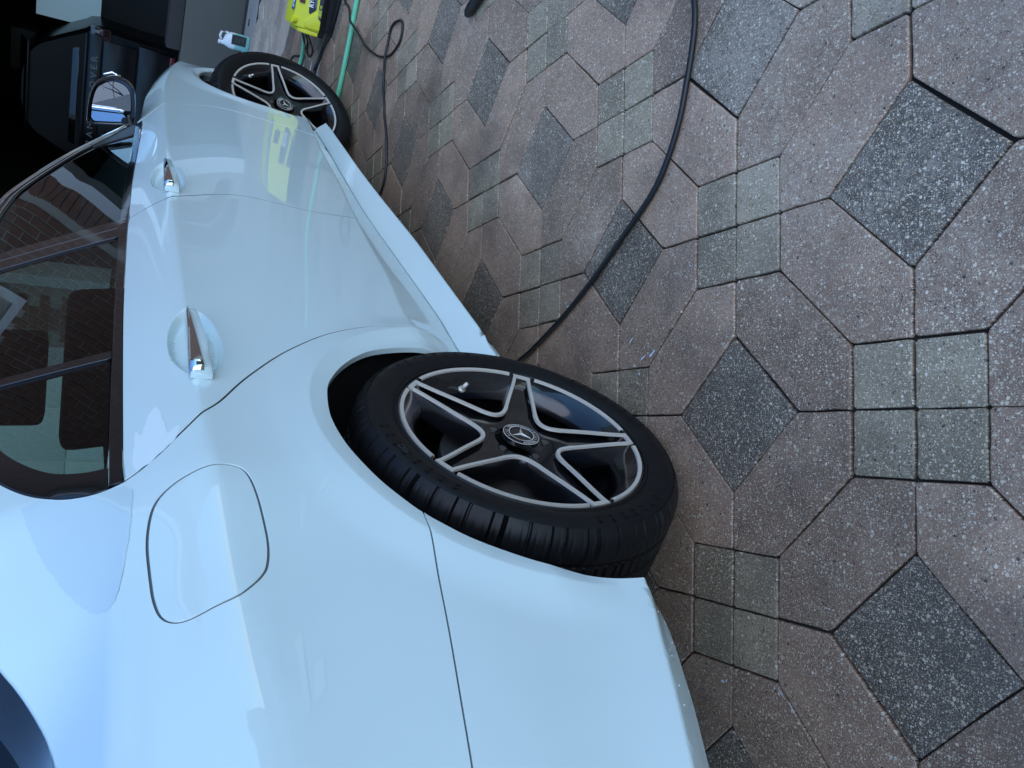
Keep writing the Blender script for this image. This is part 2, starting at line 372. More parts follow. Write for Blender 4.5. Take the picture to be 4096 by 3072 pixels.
part(sc_, 'soldier_course', 'brick'); tag(hs.children[-1], kind='stuff')
tr = MB(); tr.box(FX - .03, y0o, 0, FX + .30, y0o + .10, zo); part(tr, 'door_jamb', 'trimw')
tr = MB(); tr.box(FX - .03, y1o - .10, 0, FX + .30, y1o, zo); part(tr, 'door_jamb', 'trimw')
tr = MB(); tr.box(FX - .032, y0o, zo - .10, FX + .302, y1o, zo + .018); part(tr, 'door_head', 'trimw')
for (ya, yb) in ((-1.55, .25), (1.3, 2.9)):
    f = MB()
    for (a0, b0, a1, b1) in ((ya, 3.55, ya + .09, 5.05), (yb - .09, 3.55, yb, 5.05), (ya + .09, 3.55, yb - .09, 3.64), (ya + .09, 4.96, yb - .09, 5.05), ((ya + yb) / 2 - .03, 3.64, (ya + yb) / 2 + .03, 4.96)):
        f.box(FX - .03, a0, b0, FX + .05, a1, b1)
    fo = part(f, 'window', 'trimw'); g = MB(); g.box(FX + .012, ya + .05, 3.6, FX + .018, yb - .05, 5.0); part(g, 'pane', 'pane', fo)
e = MB(); e.box(FX - .55, -9, 6.2, FX + .3, 8, 6.4); part(e, 'soffit', 'trimw')
rf = MB(); rf.prism([(FX - .6, -9.2, 6.402), (FX + 4.5, -9.2, 8.6), (FX + 9.6, -9.2, 6.402)], (0, 17.4, 0), None); part(rf, 'roof', 'roof')
gd = empty('garage_door', (FX - .02, 2.35, .004)); tag(gd, 'closed white panelled garage door left of the open garage', 'door')
for r in range(4):
    for k in range(4):
        a = MB(); a.box(-.03, .02 + k * .62, .02 + r * .56, .0, .62 + k * .62, .565 + r * .56); a.build('panel', M['trimw'], gd, bevel=.012)
a = MB(); a.box(-.012, 0, 0, .012, 2.50, 2.28); a.build('door_sheet', M['trimw'], gd)
# inside the garage
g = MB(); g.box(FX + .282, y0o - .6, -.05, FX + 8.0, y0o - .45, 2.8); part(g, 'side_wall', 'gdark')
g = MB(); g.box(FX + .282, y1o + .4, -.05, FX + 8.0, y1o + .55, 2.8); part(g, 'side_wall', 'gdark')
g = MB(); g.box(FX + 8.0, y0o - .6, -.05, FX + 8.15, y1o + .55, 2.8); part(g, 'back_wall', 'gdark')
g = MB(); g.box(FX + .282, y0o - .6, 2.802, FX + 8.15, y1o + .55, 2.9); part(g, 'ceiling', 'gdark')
fl = MB(); fl.box(6.16, -9, -.05, 14.2, 8, .004); fo = fl.build('garage_floor', M['slab']); tag(fo, kind='structure')
# low grey partition with black skirting just inside the opening
lw = empty('low_wall', (6.62, -1.4, .004)); tag(lw, 'low grey painted wall with black skirting beside the garage opening', 'wall')
a = MB(); a.box(0, -1.35, 0, .16, 1.17, .487); a.build('wall_panel', M['plaster'], lw, bevel=.006)
a = MB(); a.box(-.012, -1.35, 0, -.001, 1.17, .022); a.build('skirting', M['skirting'], lw)
a = MB(); a.box(.02, -1.35, .492, .30, 1.02, .60); a.build('wall_cap', M['gdark'], lw, bevel=.004)
v = MB(); v.prism([(-.35, .62 + .035 * math.cos(t), .0015) for t in ()] or [(-.20 + .012 * math.cos(t), .62 + .03 * math.sin(t), .0) for t in np.linspace(0, 2 * math.pi, 12)[:-1]], (0, 0, .006), None); 
v.build('floor_stop', M['black'], lw)
# tall dark cabinet with a pale board made to glow above it, right of the big black car
cb = empty('garage_cabinet', (9.0, -.95, .004)); tag(cb, 'tall dark grey cabinet beside the black car in the garage', 'cabinet')
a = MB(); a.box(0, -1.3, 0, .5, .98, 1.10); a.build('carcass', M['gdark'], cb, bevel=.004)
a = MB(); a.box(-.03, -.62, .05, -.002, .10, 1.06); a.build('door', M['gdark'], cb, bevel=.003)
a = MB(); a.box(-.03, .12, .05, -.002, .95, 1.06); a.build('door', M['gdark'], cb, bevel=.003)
bd = MB(); bd.box(9.0, -1.9, 1.112, 9.03, -.02, 1.70); o = bd.build('glowing_panel', M['board'], bevel=.003); tag(o, 'pale panel with an added glow above the dark garage cabinet', 'window')  # panel brightened by added emission
sp = MB(); sp.box(9.2, .20, 1.68, 9.5, .62, 1.93); o = sp.build('speaker_box', M['black'], bevel=.008); tag(o, 'black box hung high on the garage wall above the big car', 'speaker')

# ------------------------------------------------------------------ across the street, seen in the mirror and the paint
def house(name, x, y, wx, wy, h, label, wall):
    e = empty(name, (x, y, 0)); tag(e, label, 'house')
    a = MB(); a.box(-wx, -wy, -.06, 0, wy, h); a.build('wall', M[wall], e)
    a = MB(); a.prism([(.5, -wy - .4, h), (-wx / 2, -wy - .4, h + 2.2), (-wx - .5, -wy - .4, h)], (0, 2 * wy + .8, 0), None); a.build('roof', M['roof'], e)
    for k in range(3):
        for zz in (1.0, 3.7):
            if zz + 1.4 > h: continue
            yy = -wy + (k + .6) * wy * .62
            a = MB(); a.box(-.02, yy - .7, zz, .05, yy + .7, zz + 1.4); f = a.build('window', M['trimw'], e)
            a = MB(); a.box(.052, yy - .6, zz + .1, .06, yy + .6, zz + 1.3); a.build('pane', M['pane'], f)
    return e
house('pale_house', -24, -7, 9, 5, 5.6, 'pale two storey house with dark panes across the street', 'siding')
house('brick_neighbour_house', -25, 9, 9, 5, 5.6, 'red brown brick house across the street from the drive', 'brick')
sd_h = house('side_house', 3, -27, 8, 7, 5.2, 'brown brick house with white window frames beyond the right side of the drive', 'brick'); sd_h.rotation_euler = (0, 0, math.pi / 2)
def tree(x, y, h, label, sd):
    rr = random.Random(sd); e = empty('bare_tree', (x, y, -.06)); tag(e, label, 'tree')
    t = MB(); t.tube([(0, 0, 0), (.05, .02, h * .2), (0, .08, h * .4), (.1, .0, h * .62)], [.2, .16, .12, .08], 8); t.build('trunk', M['bark'], e, smooth=True)
    c = MB()
    def br(p, d, l, r, n):
        q = p + d * l; m_ = (p + q) / 2 + Vector((rr.uniform(-.1, .1), rr.uniform(-.1, .1), .05)) * l
        c.tube([p, m_, q], [r, r * .8, r * .55], 5, False)
        if n:
            for _ in range(3): br(p + (q - p) * rr.uniform(.5, 1), (d + Vector((rr.uniform(-.8, .8), rr.uniform(-.8, .8), rr.uniform(-.1, .6)))).normalized(), l * .68, r * .55, n - 1)
    for k in range(7): a_ = k * 2.4; br(Vector((0, 0, h * (.3 + .05 * k))), Vector((math.cos(a_), math.sin(a_), .9)).normalized(), h * .3, .07, 4)
    c.build('branches', M['bark'], e, smooth=True)
tree(-11.5, -5.5, 7.5, 'bare branching tree by the kerb behind the drive', 5)
tree(-3.5, -15.5, 8.5, 'tall bare tree on the lawn right of the drive', 9)

# ------------------------------------------------------------------ body surface of the white car (x forward, z up, right side at -y)
def ip(x,xs,ys): return np.interp(x,xs,ys)
def sm(x,xs,ys):
    # smooth (pchip-like) interpolation
    xs=np.asarray(xs,float);ys=np.asarray(ys,float);h=np.diff(xs);d=np.diff(ys)/h
    m=np.zeros(len(xs));m[0]=d[0];m[-1]=d[-1]
    for i in range(1,len(xs)-1):
        if d[i-1]*d[i]>0: m[i]=2*d[i-1]*d[i]/(d[i-1]+d[i])
    x=np.clip(x,xs[0],xs[-1]);i=np.clip(np.searchsorted(xs,x)-1,0,len(xs)-2)
    t=(x-xs[i])/h[i];t2=t*t;t3=t2*t
    return (2*t3-3*t2+1)*ys[i]+(t3-2*t2+t)*h[i]*m[i]+(-2*t3+3*t2)*ys[i+1]+(t3-t2)*h[i]*m[i+1]
PX=[-1.0,-.9,-.7,-.5,-.3,-.1,1.1,2.55,2.9,3.10,3.25,3.4,3.6,3.9]
PY=[-.20,-.14,-.058,-.026,-.010,0,0,.012,.008,-.004,-.028,-.070,-.18,-.40]
FZX=[-1.0,-.6,-.46,-.2,.0,.12,.4,.7,1.0,1.37,1.77,2.1,2.4,2.7,3.0,3.4,3.9]
FZ=[.890,.896,.909,.922,.927,.927,.925,.921,.918,.910,.898,.886,.868,.835,.79,.70,.55]
GZX=[-1.0,-.3,-.08,.2,.45,.82,1.04,1.43,1.62,1.91,2.07,2.3,2.6,2.9,3.14,3.4,3.9]
GZ=[1.03,1.035,1.035,1.033,1.03,1.02,1.012,.993,.98,.961,.954,.942,.905,.86,.81,.735,.60]
DZX=[-1.0,-.72,-.523,-.379,.0,.448,.744,.951,1.2,1.478,1.89,2.19,2.68,3.8]
DZ=[.47,.395,.331,.287,.40,.437,.413,.403,.387,.364,.343,.319,.282,.25]
CZX=[-1.0,-.72,-.52,-.38,0,.375,.6,1.28,1.74,2.04,2.51,3.8]
CZ=[.42,.36,.30,.268,.29,.315,.303,.301,.285,.272,.257,.22]
BZX=[-1.0,-.707,-.565,-.42,0,.317,.464,.714,1.096,1.529,2.425,3.8]
BZ=[.38,.329,.285,.25,.24,.253,.25,.242,.231,.234,.216,.19]
CAR=(0.0,.336)
def osurf(x,z):
    """outboard distance of the right body side at (x,z)"""
    x=np.asarray(x,float);z=np.asarray(z,float);x,z=np.broadcast_arrays(x,z)
    P=sm(x,PX,PY)
    bz=sm(x,BZX,BZ);cz=sm(x,CZX,CZ);dz=sm(x,DZX,DZ);fz=sm(x,FZX,FZ);gz=sm(x,GZX,GZ)
    rear=np.clip((-x-.1)/.25,0,1);rear=rear*rear*(3-2*rear)
    A=(.19+0*x,.78+0*x)
    Bo=.889*(1-rear)+.835*rear;Co=.847*(1-rear)+.858*rear;Do=.889*(1-rear)+.884*rear
    ez=.62+0*x;Eo=.894*(1-rear)+.884*rear
    hz=fz-.075;Ho=.889*(1-rear*.0)-.010*rear
    Fo=.893-.012*rear;Go=.828-.006*rear+0*x
    D2z=dz+.09;D2o=Do+.0032*(1-rear)-.006*rear
    zs=np.stack([A[0],bz,cz,dz,D2z,ez,hz,fz,gz]);os=np.stack([A[1],Bo,Co,Do,D2o,Eo,Ho,Fo,Go])
    n=len(zs)
    d=(os[1:]-os[:-1])/(zs[1:]-zs[:-1])
    out=np.zeros_like(z)+np.nan
    # smooth on D..H (cubic with catmull slopes), linear elsewhere
    m=np.zeros_like(zs)
    for i in range(1,n-1): m[i]=.5*(d[i-1]+d[i])
    for i in range(n-1):
        k=(z>=zs[i])&(z<=zs[i+1]) if i>0 else (z<=zs[1])
        h=zs[i+1]-zs[i];t=(z-zs[i])/h
        if 3<=i<=6:
            m0=m[i] if i>3 else d[3]; m1=m[i+1] if i<6 else d[6]*.6+.06
            t2=t*t;t3=t2*t
            v=(2*t3-3*t2+1)*os[i]+(t3-2*t2+t)*h*m0+(-2*t3+3*t2)*os[i+1]+(t3-t2)*h*m1
        elif i==7: # shoulder -> belt, slightly crowned
            v=os[i]+(os[i+1]-os[i])*t+.006*np.sin(np.pi*t)
        else: v=os[i]+(os[i+1]-os[i])*t
        out=np.where(k,v,out)
    # above the belt line: tumblehome / C pillar
    kx=sm(x,[-1.0,-.5,-.40,-.24,-.15,-.05,.1,3.8],[3.2,3.0,2.75,1.22,.85,.60,.56,.56])
    t=np.maximum(z-gz,0)
    # blend slope at shoulder for the C pillar
    up=os[8]-kx*t-.10*np.maximum(z-1.03,0)**2*np.clip((x+.1)/.2,0,1)
    frontin=-.06*np.clip((x-1.9)/.7,0,1)**2
    out=np.where(z>gz,up+frontin*np.clip(t*8,0,1),out)
    out=out+P
    # wheel-arch flares
    for cx,cz_,ra,rf,ins in((0.0,.345,.366,.405,1),(2.775,.345,.366,.395,1)):
        r=np.hypot(x-cx,z-cz_)
        f=np.clip((rf-r)/(rf-ra),0,1)
        out=out-np.where((z>.335),.011*f*np.clip((z-.335)/.06,0,1),0)
        # arch zone brought to a common width so the lip is even
        w=np.clip(1-(r-ra)/.12,0,1);w=w*w*(3-2*w)
        tgt=.905+P
        low=np.clip((z-.335)/.12,0,1)
        out=out+w*low*(tgt-.011*f-out)*.7*(z<.86)
    return out
DISH=[]
def full(x,z):
    x=np.asarray(x,float);z=np.asarray(z,float)
    d=.0045+.026*np.clip(-x/.45,0,1)
    d=np.where((z>.80)&(z<1.02),d,0)
    o=osurf(x,z)
    o=np.where(d>0,(osurf(x,z-d)+osurf(x,z-d/2)+o+osurf(x,z+d/2)+osurf(x,z+d))/5,o)
    for cx,cz,rx,rz,dp in DISH:
        q=((x-cx)/rx)**2+((z-cz)/rz)**2
        f=np.clip((1-q)/.42,0,1);f=f*f*(3-2*f)
        o=o-dp*f
    return o

DISH += [(.250, .917, .130, .046, .020), (1.236, .913, .130, .044, .020)]
def nrm(x, z, fn):
    h = 8e-4
    fx = (fn(x + h, z) - fn(x - h, z)) / (2 * h); fz = (fn(x, z + h) - fn(x, z - h)) / (2 * h)
    N = np.stack([-fx, -np.ones_like(fx), -fz], 1)     # outward is -y
    return N / np.linalg.norm(N, axis=1)[:, None]
def in_poly(Q, poly):
    poly = np.asarray(poly); x, y = Q[:, 0], Q[:, 1]; ins = np.zeros(len(Q), bool); n = len(poly)
    for i in range(n):
        x1, y1 = poly[i]; x2, y2 = poly[(i + 1) % n]
        if y1 == y2: continue
        c = ((y1 > y) != (y2 > y)) & (x < (x2 - x1) * (y - y1) / (y2 - y1) + x1)
        ins ^= c
    return ins
def resample(poly, step):
    poly = np.asarray(poly, float); out = []
    for i in range(len(poly)):
        a, b_ = poly[i], poly[(i + 1) % len(poly)]; l = np.linalg.norm(b_ - a)
        if l < 1e-5: continue
        k = max(1, int(round(l / step)))
        for t in range(k): out.append(a + (b_ - a) * t / k)
    return np.array(out)
def area(p): x, y = p[:, 0], p[:, 1]; return .5 * np.sum(x * np.roll(y, -1) - y * np.roll(x, -1))
def shrink(p, d):
    if area(p) < 0: p = p[::-1]
    e1 = p - np.roll(p, 1, 0); e2 = np.roll(p, -1, 0) - p
    n = lambda e: np.stack([-e[:, 1], e[:, 0]], 1) / np.maximum(np.linalg.norm(e, axis=1), 1e-9)[:, None]
    b_ = n(e1) + n(e2); b_ /= np.maximum(np.linalg.norm(b_, axis=1), 1e-6)[:, None]
    return p + b_ * d
def panel(name, poly, m, parent, hole=None, off=0.0, gap=.0022, flange=.014, fn=None, grid=.022, step=.012, rows=True, shift=None, jag=0):
    fn = fn or full
    p = shrink(resample(poly, step), gap)
    if jag:
        p = p + np.convolve(rng.normal(0, jag, len(p)), [.25, .5, .25], 'same')[:, None] * np.array([.8, .6]) + rng.normal(0, jag * .6, p.shape)
    rings = [p]
    if hole is not None: rings.append(shrink(resample(hole, step), -gap)[::-1])
    x0, z0 = p.min(0); x1, z1 = p.max(0)
    X, Z = np.meshgrid(np.arange(x0, x1, grid), np.arange(z0, z1, grid)); X[1::2] += grid / 2
    Q = np.stack([X.ravel(), Z.ravel()], 1)
    if rows:
        xs = np.arange(x0, x1, grid)
        for f_, ds in ((lambda x: sm(x, FZX, FZ), (-.014, -.004, 0, .004, .014)), (lambda x: sm(x, DZX, DZ), (-.005, 0, .005)), (lambda x: sm(x, CZX, CZ), (-.004, 0, .004)), (lambda x: sm(x, BZX, BZ), (-.008, -.003, 0, .003, .008))):
            zc = f_(xs); keep = np.abs(Q[:, 1] - f_(Q[:, 0])) > .013; Q = Q[keep]
            for d_ in ds: Q = np.concatenate([Q, np.stack([xs, zc + d_], 1)])
    if rows:
        for cx_, cz_ in ((0, .345), (2.77, .345)):
            Q = Q[np.hypot(Q[:, 0] - cx_, Q[:, 1] - cz_) > .445]
            t_ = np.radians(np.arange(-20, 205, 1.8))
            for r_ in (.372, .380, .388, .396, .402, .405, .408, .416, .428, .438): Q = np.concatenate([Q, np.stack([cx_ + r_ * np.cos(t_), cz_ + r_ * np.sin(t_)], 1)])
        for cx_, cz_, rx_, rz_, _d in DISH:
            if x0 < cx_ < x1:
                ell = lambda q: ((q[:, 0] - cx_) / rx_) ** 2 + ((q[:, 1] - cz_) / rz_) ** 2
                Q = Q[ell(Q) > 1.12]
                for k_ in np.linspace(.12, 1.04, 13):
                    t_ = np.linspace(0, 2 * np.pi, int(14 + 50 * k_))[:-1] + k_ * 3; Q = np.concatenate([Q, np.stack([cx_ + rx_ * k_ * np.cos(t_), cz_ + rz_ * k_ * np.sin(t_)], 1)])
    ins = in_poly(Q, p)
    if hole is not None: ins &= ~in_poly(Q, rings[1])
    Q = Q[ins]
    B = np.concatenate(rings)
    d = np.min(np.hypot(Q[:, None, 0] - B[None, ::1, 0], Q[:, None, 1] - B[None, ::1, 1]), axis=1); Q = Q[d > step * .5]
    vv = np.concatenate([B, Q]); ed = []; k = 0
    for r in rings:
        n = len(r); ed += [(k + i, k + (i + 1) % n) for i in range(n)]; k += n
    ov, oe, of, *_ = delaunay_2d_cdt([Vector(q) for q in vv], ed, [], 0, 1e-6)
    ov = np.array([v[:] for v in ov]); of = [f for f in of]
    cen = np.array([ov[list(f)].mean(0) for f in of]); ok = in_poly(cen, p)
    if hole is not None: ok &= ~in_poly(cen, rings[1])
    F = []
    for f, g in zip(of, ok):
        if not g: continue
        f = list(f)
        if area(ov[f]) < 0: f = f[::-1]
        F.append(f)          # ccw in (x,z) faces -y
    O = fn(ov[:, 0], ov[:, 1]) + off
    V = np.stack([ov[:, 0], -O, ov[:, 1]], 1); NN = nrm(ov[:, 0], ov[:, 1], fn)
    V = list(V); NN = list(NN)
    for r in (rings if not jag else ()):         # rolled edge turning inwards
        n = len(r); tw = np.roll(r, -1, 0) - np.roll(r, 1, 0); out = np.stack([tw[:, 1], -tw[:, 0]], 1); out /= np.linalg.norm(out, axis=1)[:, None]
        sn = nrm(r[:, 0], r[:, 1], fn); o_ = fn(r[:, 0], r[:, 1]) + off; k = len(V)
        on3 = np.stack([out[:, 0], 0 * o_, out[:, 1]], 1)
        for dd, oo, wn in (((0, .0, 0), (.0007, .0003, .6), (.0025, .0005, 1), (flange, .0005, 1)) if not jag else ((0, 0, 0), (.0001, .0002, .2), (.0002, .0004, .4), (flange, .0007, .5))):
            for i in range(n):
                q = np.array([r[i, 0] + out[i, 0] * oo, -(o_[i]) + dd, r[i, 1] + out[i, 1] * oo]); V.append(q)
                a_ = sn[i] * (1 - wn) + on3[i] * wn; NN.append(a_ / np.linalg.norm(a_))
        for j in range(3):
            for i in range(n):
                i2 = (i + 1) % n; F.append((k + j * n + i2, k + j * n + i, k + (j + 1) * n + i, k + (j + 1) * n + i2))
    V = np.array(V)
    if shift is not None: V += np.array(shift)
    return mesh(name, V, F, m, parent, True, NN)

ch = {}
ch['belt'] = [(2.023, .9545), (1.855, .963), (1.576, .982), (1.399, .994), (1.229, 1.003), (1.014, 1.013), (.801, 1.021), (.602, 1.027), (.435, 1.031), (.185, 1.034), (-.095, 1.036)]
ch['trim'] = [(1.99, .975), (1.80, .986), (1.5, 1.005), (1.033, 1.030), (.818, 1.037), (.616, 1.042), (.397, 1.046), (.199, 1.050), (.022, 1.052), (-.089, 1.052)]
ch['rdoor'] = [(.442, .312), (.429, .356), (.410, .412), (.398, .472), (.382, .532), (.357, .591), (.32, .657), (.276, .713), (.22, .771), (.156, .822), (.106, .857), (.041, .896), (.003, .926), (-.029, .952), (-.066, .985), (-.086, 1.011), (-.095, 1.033)]
ch['mid'] = [(1.011, 1.011), (1.016, .982), (1.032, .951), (1.050, .920), (1.098, .864), (1.150, .792), (1.170, .735), (1.165, .684), (1.143, .607), (1.130, .526), (1.140, .452), (1.150, .403), (1.152, .353), (1.120, .303)]
ch['front'] = [(2.023, .970), (2.032, .944), (2.042, .919), (2.070, .889), (2.152, .809), (2.205, .742), (2.215, .679), (2.203, .617), (2.182, .548), (2.156, .462), (2.131, .373), (2.112, .334), (2.080, .305)]
ch['gap'] = [(-.244, .6265), (-.303, .631), (-.369, .640), (-.463, .655), (-.557, .671), (-.641, .684), (-.78, .705), (-.93, .725)]
ch['arch'] = [(.336, .322), (.325, .352), (.313, .40), (.309, .45), (.300, .50), (.277, .563), (.244, .609), (.2, .649), (.152, .68), (.104, .701), (.032, .714), (-.016, .715), (-.072, .708), (-.12, .695), (-.17, .675), (-.213, .649), (-.244, .6265), (-.277, .592), (-.302, .562), (-.333, .511), (-.359, .461), (-.377, .405), (-.387, .362), (-.394, .311), (-.396, .285)]
ch['fuel'] = [(-.298, 1.006), (-.246, 1.008), (-.206, 1.005), (-.177, .998), (-.158, .984), (-.143, .959), (-.134, .925), (-.135, .894), (-.151, .877), (-.194, .868), (-.261, .864), (-.298, .865), (-.328, .871), (-.344, .880), (-.358, .893), (-.372, .912), (-.381, .940), (-.387, .966), (-.383, .983), (-.367, .996), (-.337, 1.003)]
ch['dlo'] = [(-.095, 1.036), (-.095, 1.051), (-.091, 1.072), (-.078, 1.101), (-.063, 1.123), (-.042, 1.146), (-.014, 1.169), (.024, 1.194), (.10, 1.238), (.20, 1.281), (.32, 1.315)]
ch['roof'] = [(1.988, 1.006), (1.893, 1.113), (1.802, 1.194), (1.62, 1.303), (1.50, 1.333), (1.30, 1.355), (1.0, 1.362), (.65, 1.352), (.32, 1.315)]
ch['rwin'] = [(-.418, 1.094), (-.406, 1.098), (-.383, 1.103), (-.353, 1.112), (-.321, 1.126), (-.288, 1.145), (-.257, 1.167), (-.20, 1.205), (-.10, 1.26), (.02, 1.315), (.12, 1.35), (.22, 1.375)]
S = {k: [tuple(q) for q in spl(v, 5)] for k, v in ch.items()}
S['fuel'] = [tuple(q) for q in spl(ch['fuel'] + ch['fuel'][:1], 5)][:-1]
def seg(c, a, b_, by=0): return [q for q in c if a - 1e-6 <= q[by] <= b_ + 1e-6]
def silltop(xs): return [(x, float(sm(x, CZX, CZ)) + .002) for x in xs]
farc = [(2.770 + .362 * math.cos(t), .345 + .366 * math.sin(t)) for t in np.linspace(math.radians(-169), math.radians(-334), 40)]

car = empty('white_car', (0, 0, 0)); tag(car, 'glossy white four door saloon parked on the paving, wet from washing', 'car')
PT = M['paint']
rear_q = S['rdoor'][::-1] + silltop([.41, .37, .345]) + S['arch'][:S['arch'].index(min(S['arch'], key=lambda q: abs(q[0] + .244) + abs(q[1] - .6265))) + 1] + S['gap'][1:] + [(-.945, .85), (-.95, .98), (-.90, 1.07), (-.70, 1.088), (-.55, 1.086), (-.46, 1.086)] + S['rwin'] + [(.30, 1.352), (.34, 1.332)] + S['dlo'][::-1]
rear_q = rear_q[:-1]
fender_panel = panel('rear_fender', rear_q, PT, car, hole=S['fuel'], grid=.02)
panel('fuel_door', S['fuel'], PT, fender_panel, off=-.0008, gap=.0020, step=.008)
panel('rear_door', S['rdoor'] + S['belt'][::-1][1:][:max(1, sum(1 for q in S['belt'] if q[0] < 1.008) - 1)] + S['mid'] + silltop(np.arange(1.09, .46, -.05)), PT, car)
rear_door = bpy.data.objects['rear_door']
panel('front_door', S['mid'][::-1] + [q for q in S['belt'][::-1] if 1.02 < q[0] < 2.02] + S['front'] + silltop(np.arange(2.05, 1.14, -.05)), PT, car)
front_door = bpy.data.objects['front_door']
gtop = [(x, float(sm(x, GZX, GZ))) for x in np.arange(3.40, 2.04, -.06)]
panel('front_fender', S['front'] + silltop([2.12, 2.2, 2.3, 2.38]) + farc + [(3.15, .53), (3.28, .60), (3.38, .66)] + gtop, PT, car)
xs = np.arange(.318, 2.40, .04)
panel('side_sill', [(x, float(sm(x, CZX, CZ)) - .0015) for x in xs] + [(2.41, .25), (2.40, .195)] + [(x, .192) for x in xs[::-1]][1:-1] + [(.335, .195), (.318, .215)], PT, car, gap=.0005, flange=.06)
ai = [q for q in S['arch'] if q[0] < -.243]
panel('rear_bumper', S['gap'][::-1] + ai + [(-.405, .262)] + [(x, float(sm(x, BZX, BZ))) for x in np.arange(-.43, -.95, -.04)] + [(-.945, .40)], PT, car, gap=.0016)
# wet and dried patches left on the paint by the washing
tongue = [(-.058, 1.162), (-.092, 1.153), (-.128, 1.141), (-.176, 1.123), (-.195, 1.114), (-.228, 1.099), (-.261, 1.082), (-.285, 1.068), (-.295, 1.060), (-.304, 1.051), (-.302, 1.043), (-.286, 1.038), (-.258, 1.034), (-.219, 1.029), (-.167, 1.025), (-.125, 1.024), (-.106, 1.035), (-.100, 1.051), (-.096, 1.072), (-.084, 1.101), (-.069, 1.124), (-.055, 1.142)]
panel('water_film', tongue, M['paintwet'], fender_panel, off=.0008, gap=0, flange=.0004, step=.004, rows=False, jag=.0007, grid=.014)
band = [(-.15, .951), (-.218, .949), (-.28, .947), (-.343, .945), (-.384, .942), (-.432, .940), (-.465, .933), (-.506, .921), (-.524, .915), (-.549, .914), (-.60, .905), (-.70, .895), (-.70, .890), (-.566, .902), (-.498, .9075), (-.42, .912), (-.374, .914), (-.331, .918), (-.241, .922), (-.172, .926)]
splash = [(.018, 1.018), (-.002, 1.010), (.046, .999), (.063, .989), (.037, .982), (-.025, .976), (-.014, .962), (-.022, .958), (-.050, .967), (-.068, .985), (-.082, 1.001), (-.086, 1.018), (-.066, 1.023)]
panel('water_splash', splash, M['paintdry'], bpy.data.objects['rear_door'], off=.0004, gap=0, flange=.0003, step=.004, rows=False, jag=.0008)
splash2 = [(-.103, 1.022), (-.099, 1.007), (-.088, .989), (-.072, .972), (-.066, .960), (-.125, .957), (-.165, .955), (-.149, .966), (-.158, .984), (-.177, .999), (-.226, 1.010), (-.228, 1.024), (-.145, 1.023)]
for sc_ in ([(-.207, .808), (-.193, .803), (-.207, .798), (-.241, .806), (-.271, .815), (-.26, .817)], [(-.187, .778), (-.162, .763), (-.156, .756), (-.175, .762), (-.192, .775)], [(-.201, .772), (-.176, .758), (-.181, .758), (-.202, .769)], [(-.448, .855), (-.436, .844), (-.472, .847), (-.54, .851), (-.545, .857), (-.51, .857)], [(-.486, .838), (-.475, .824), (-.518, .829), (-.535, .846)]):
    panel('soap_smear', sc_, M['paintsmear'], fender_panel, off=.0004, gap=0, flange=.0003, step=.003, rows=False, jag=.0005, grid=.012)
# dark strip in every shut line: the gap's shade painted as colour
def ribbon(name, chain, parent, depth=.013, half=.010, m='paintgap'):
    c = np.array(chain); tw = np.gradient(c, axis=0); nn = np.stack([-tw[:, 1], tw[:, 0]], 1); nn /= np.maximum(np.linalg.norm(nn, axis=1), 1e-9)[:, None]
    V = []; F = []
    for i in range(len(c)):
        for s_ in (-1, 1):
            q = c[i] + nn[i] * half * s_; V.append((q[0], -float(full(q[0], q[1])) + depth, q[1]))
        if i: F.append((2 * i - 2, 2 * i - 1, 2 * i + 1, 2 * i))
    return mesh(name, V, F, M[m], parent)
for c_, d_ in (('rdoor', .0014), ('mid', .0005)): ribbon('gap_shade', S[c_], car, depth=d_, half=.0026)
for c_ in ('front', 'gap'): ribbon('gap_shade', S[c_], car, depth=.0035, half=.0027, m='flapgap')
ribbon('gap_shade', S['fuel'] + S['fuel'][:1], car, depth=.0030, half=.0027, m='flapgap')
ribbon('gap_shade', [(x, float(sm(x, CZX, CZ))) for x in np.arange(.33, 2.4, .03)], car, half=.014)

# windows
def gsurf(x, z): return osurf(x, z) - .004
panel('belt_trim', S['belt'] + S['trim'][::-1], M['gloss'], car, off=.0015, gap=.0003, flange=.012, fn=osurf, rows=False, step=.014)
rq = [q for q in S['dlo']]
frame_in = [(.335, 1.295), (.24, 1.262), (.15, 1.218), (.082, 1.186), (.03, 1.154), (-.008, 1.122), (-.034, 1.085), (-.046, 1.054)]
panel('window_frame', [q for q in S['dlo'] if q[1] > 1.052] + [tuple(q) for q in spl(frame_in, 4)], M['gloss'], car, off=.001, gap=.0003, fn=osurf, rows=False, grid=.03)
divx = lambda z: .304 + (z - 1.051) * .27
zr = lambda x: float(np.interp(x, [q[0] for q in S['roof']][::-1], [q[1] for q in S['roof']][::-1]))
tz = lambda x: float(np.interp(x, [q[0] for q in S['trim']][::-1], [q[1] for q in S['trim']][::-1]))
roofin = [(x, zr(x) - .030) for x in np.arange(.34, 1.96, .06)]
def quad_strip(xa, xb, za, zb): return [(xa(za), za), (xb(za), za), (xb(zb), zb), (xa(zb), zb)]
panel('quarter_glass', [tuple(q) for q in spl(frame_in[1:], 4)] + [(divx(1.0505) - .012, 1.0505), (divx(1.15) - .012, 1.15), (divx(1.25) - .012, 1.26)], M['glassq'], car, gap=.0004, flange=.003, fn=gsurf, rows=False, grid=.05)
panel('window_divider', quad_strip(lambda z: divx(z) - .014, lambda z: divx(z) + .012, 1.0495, 1.295), M['gloss'], car, off=.002, gap=.0003, fn=osurf, rows=False, grid=.05)
bpx = lambda z: .964 + (z - 1.035) * .19
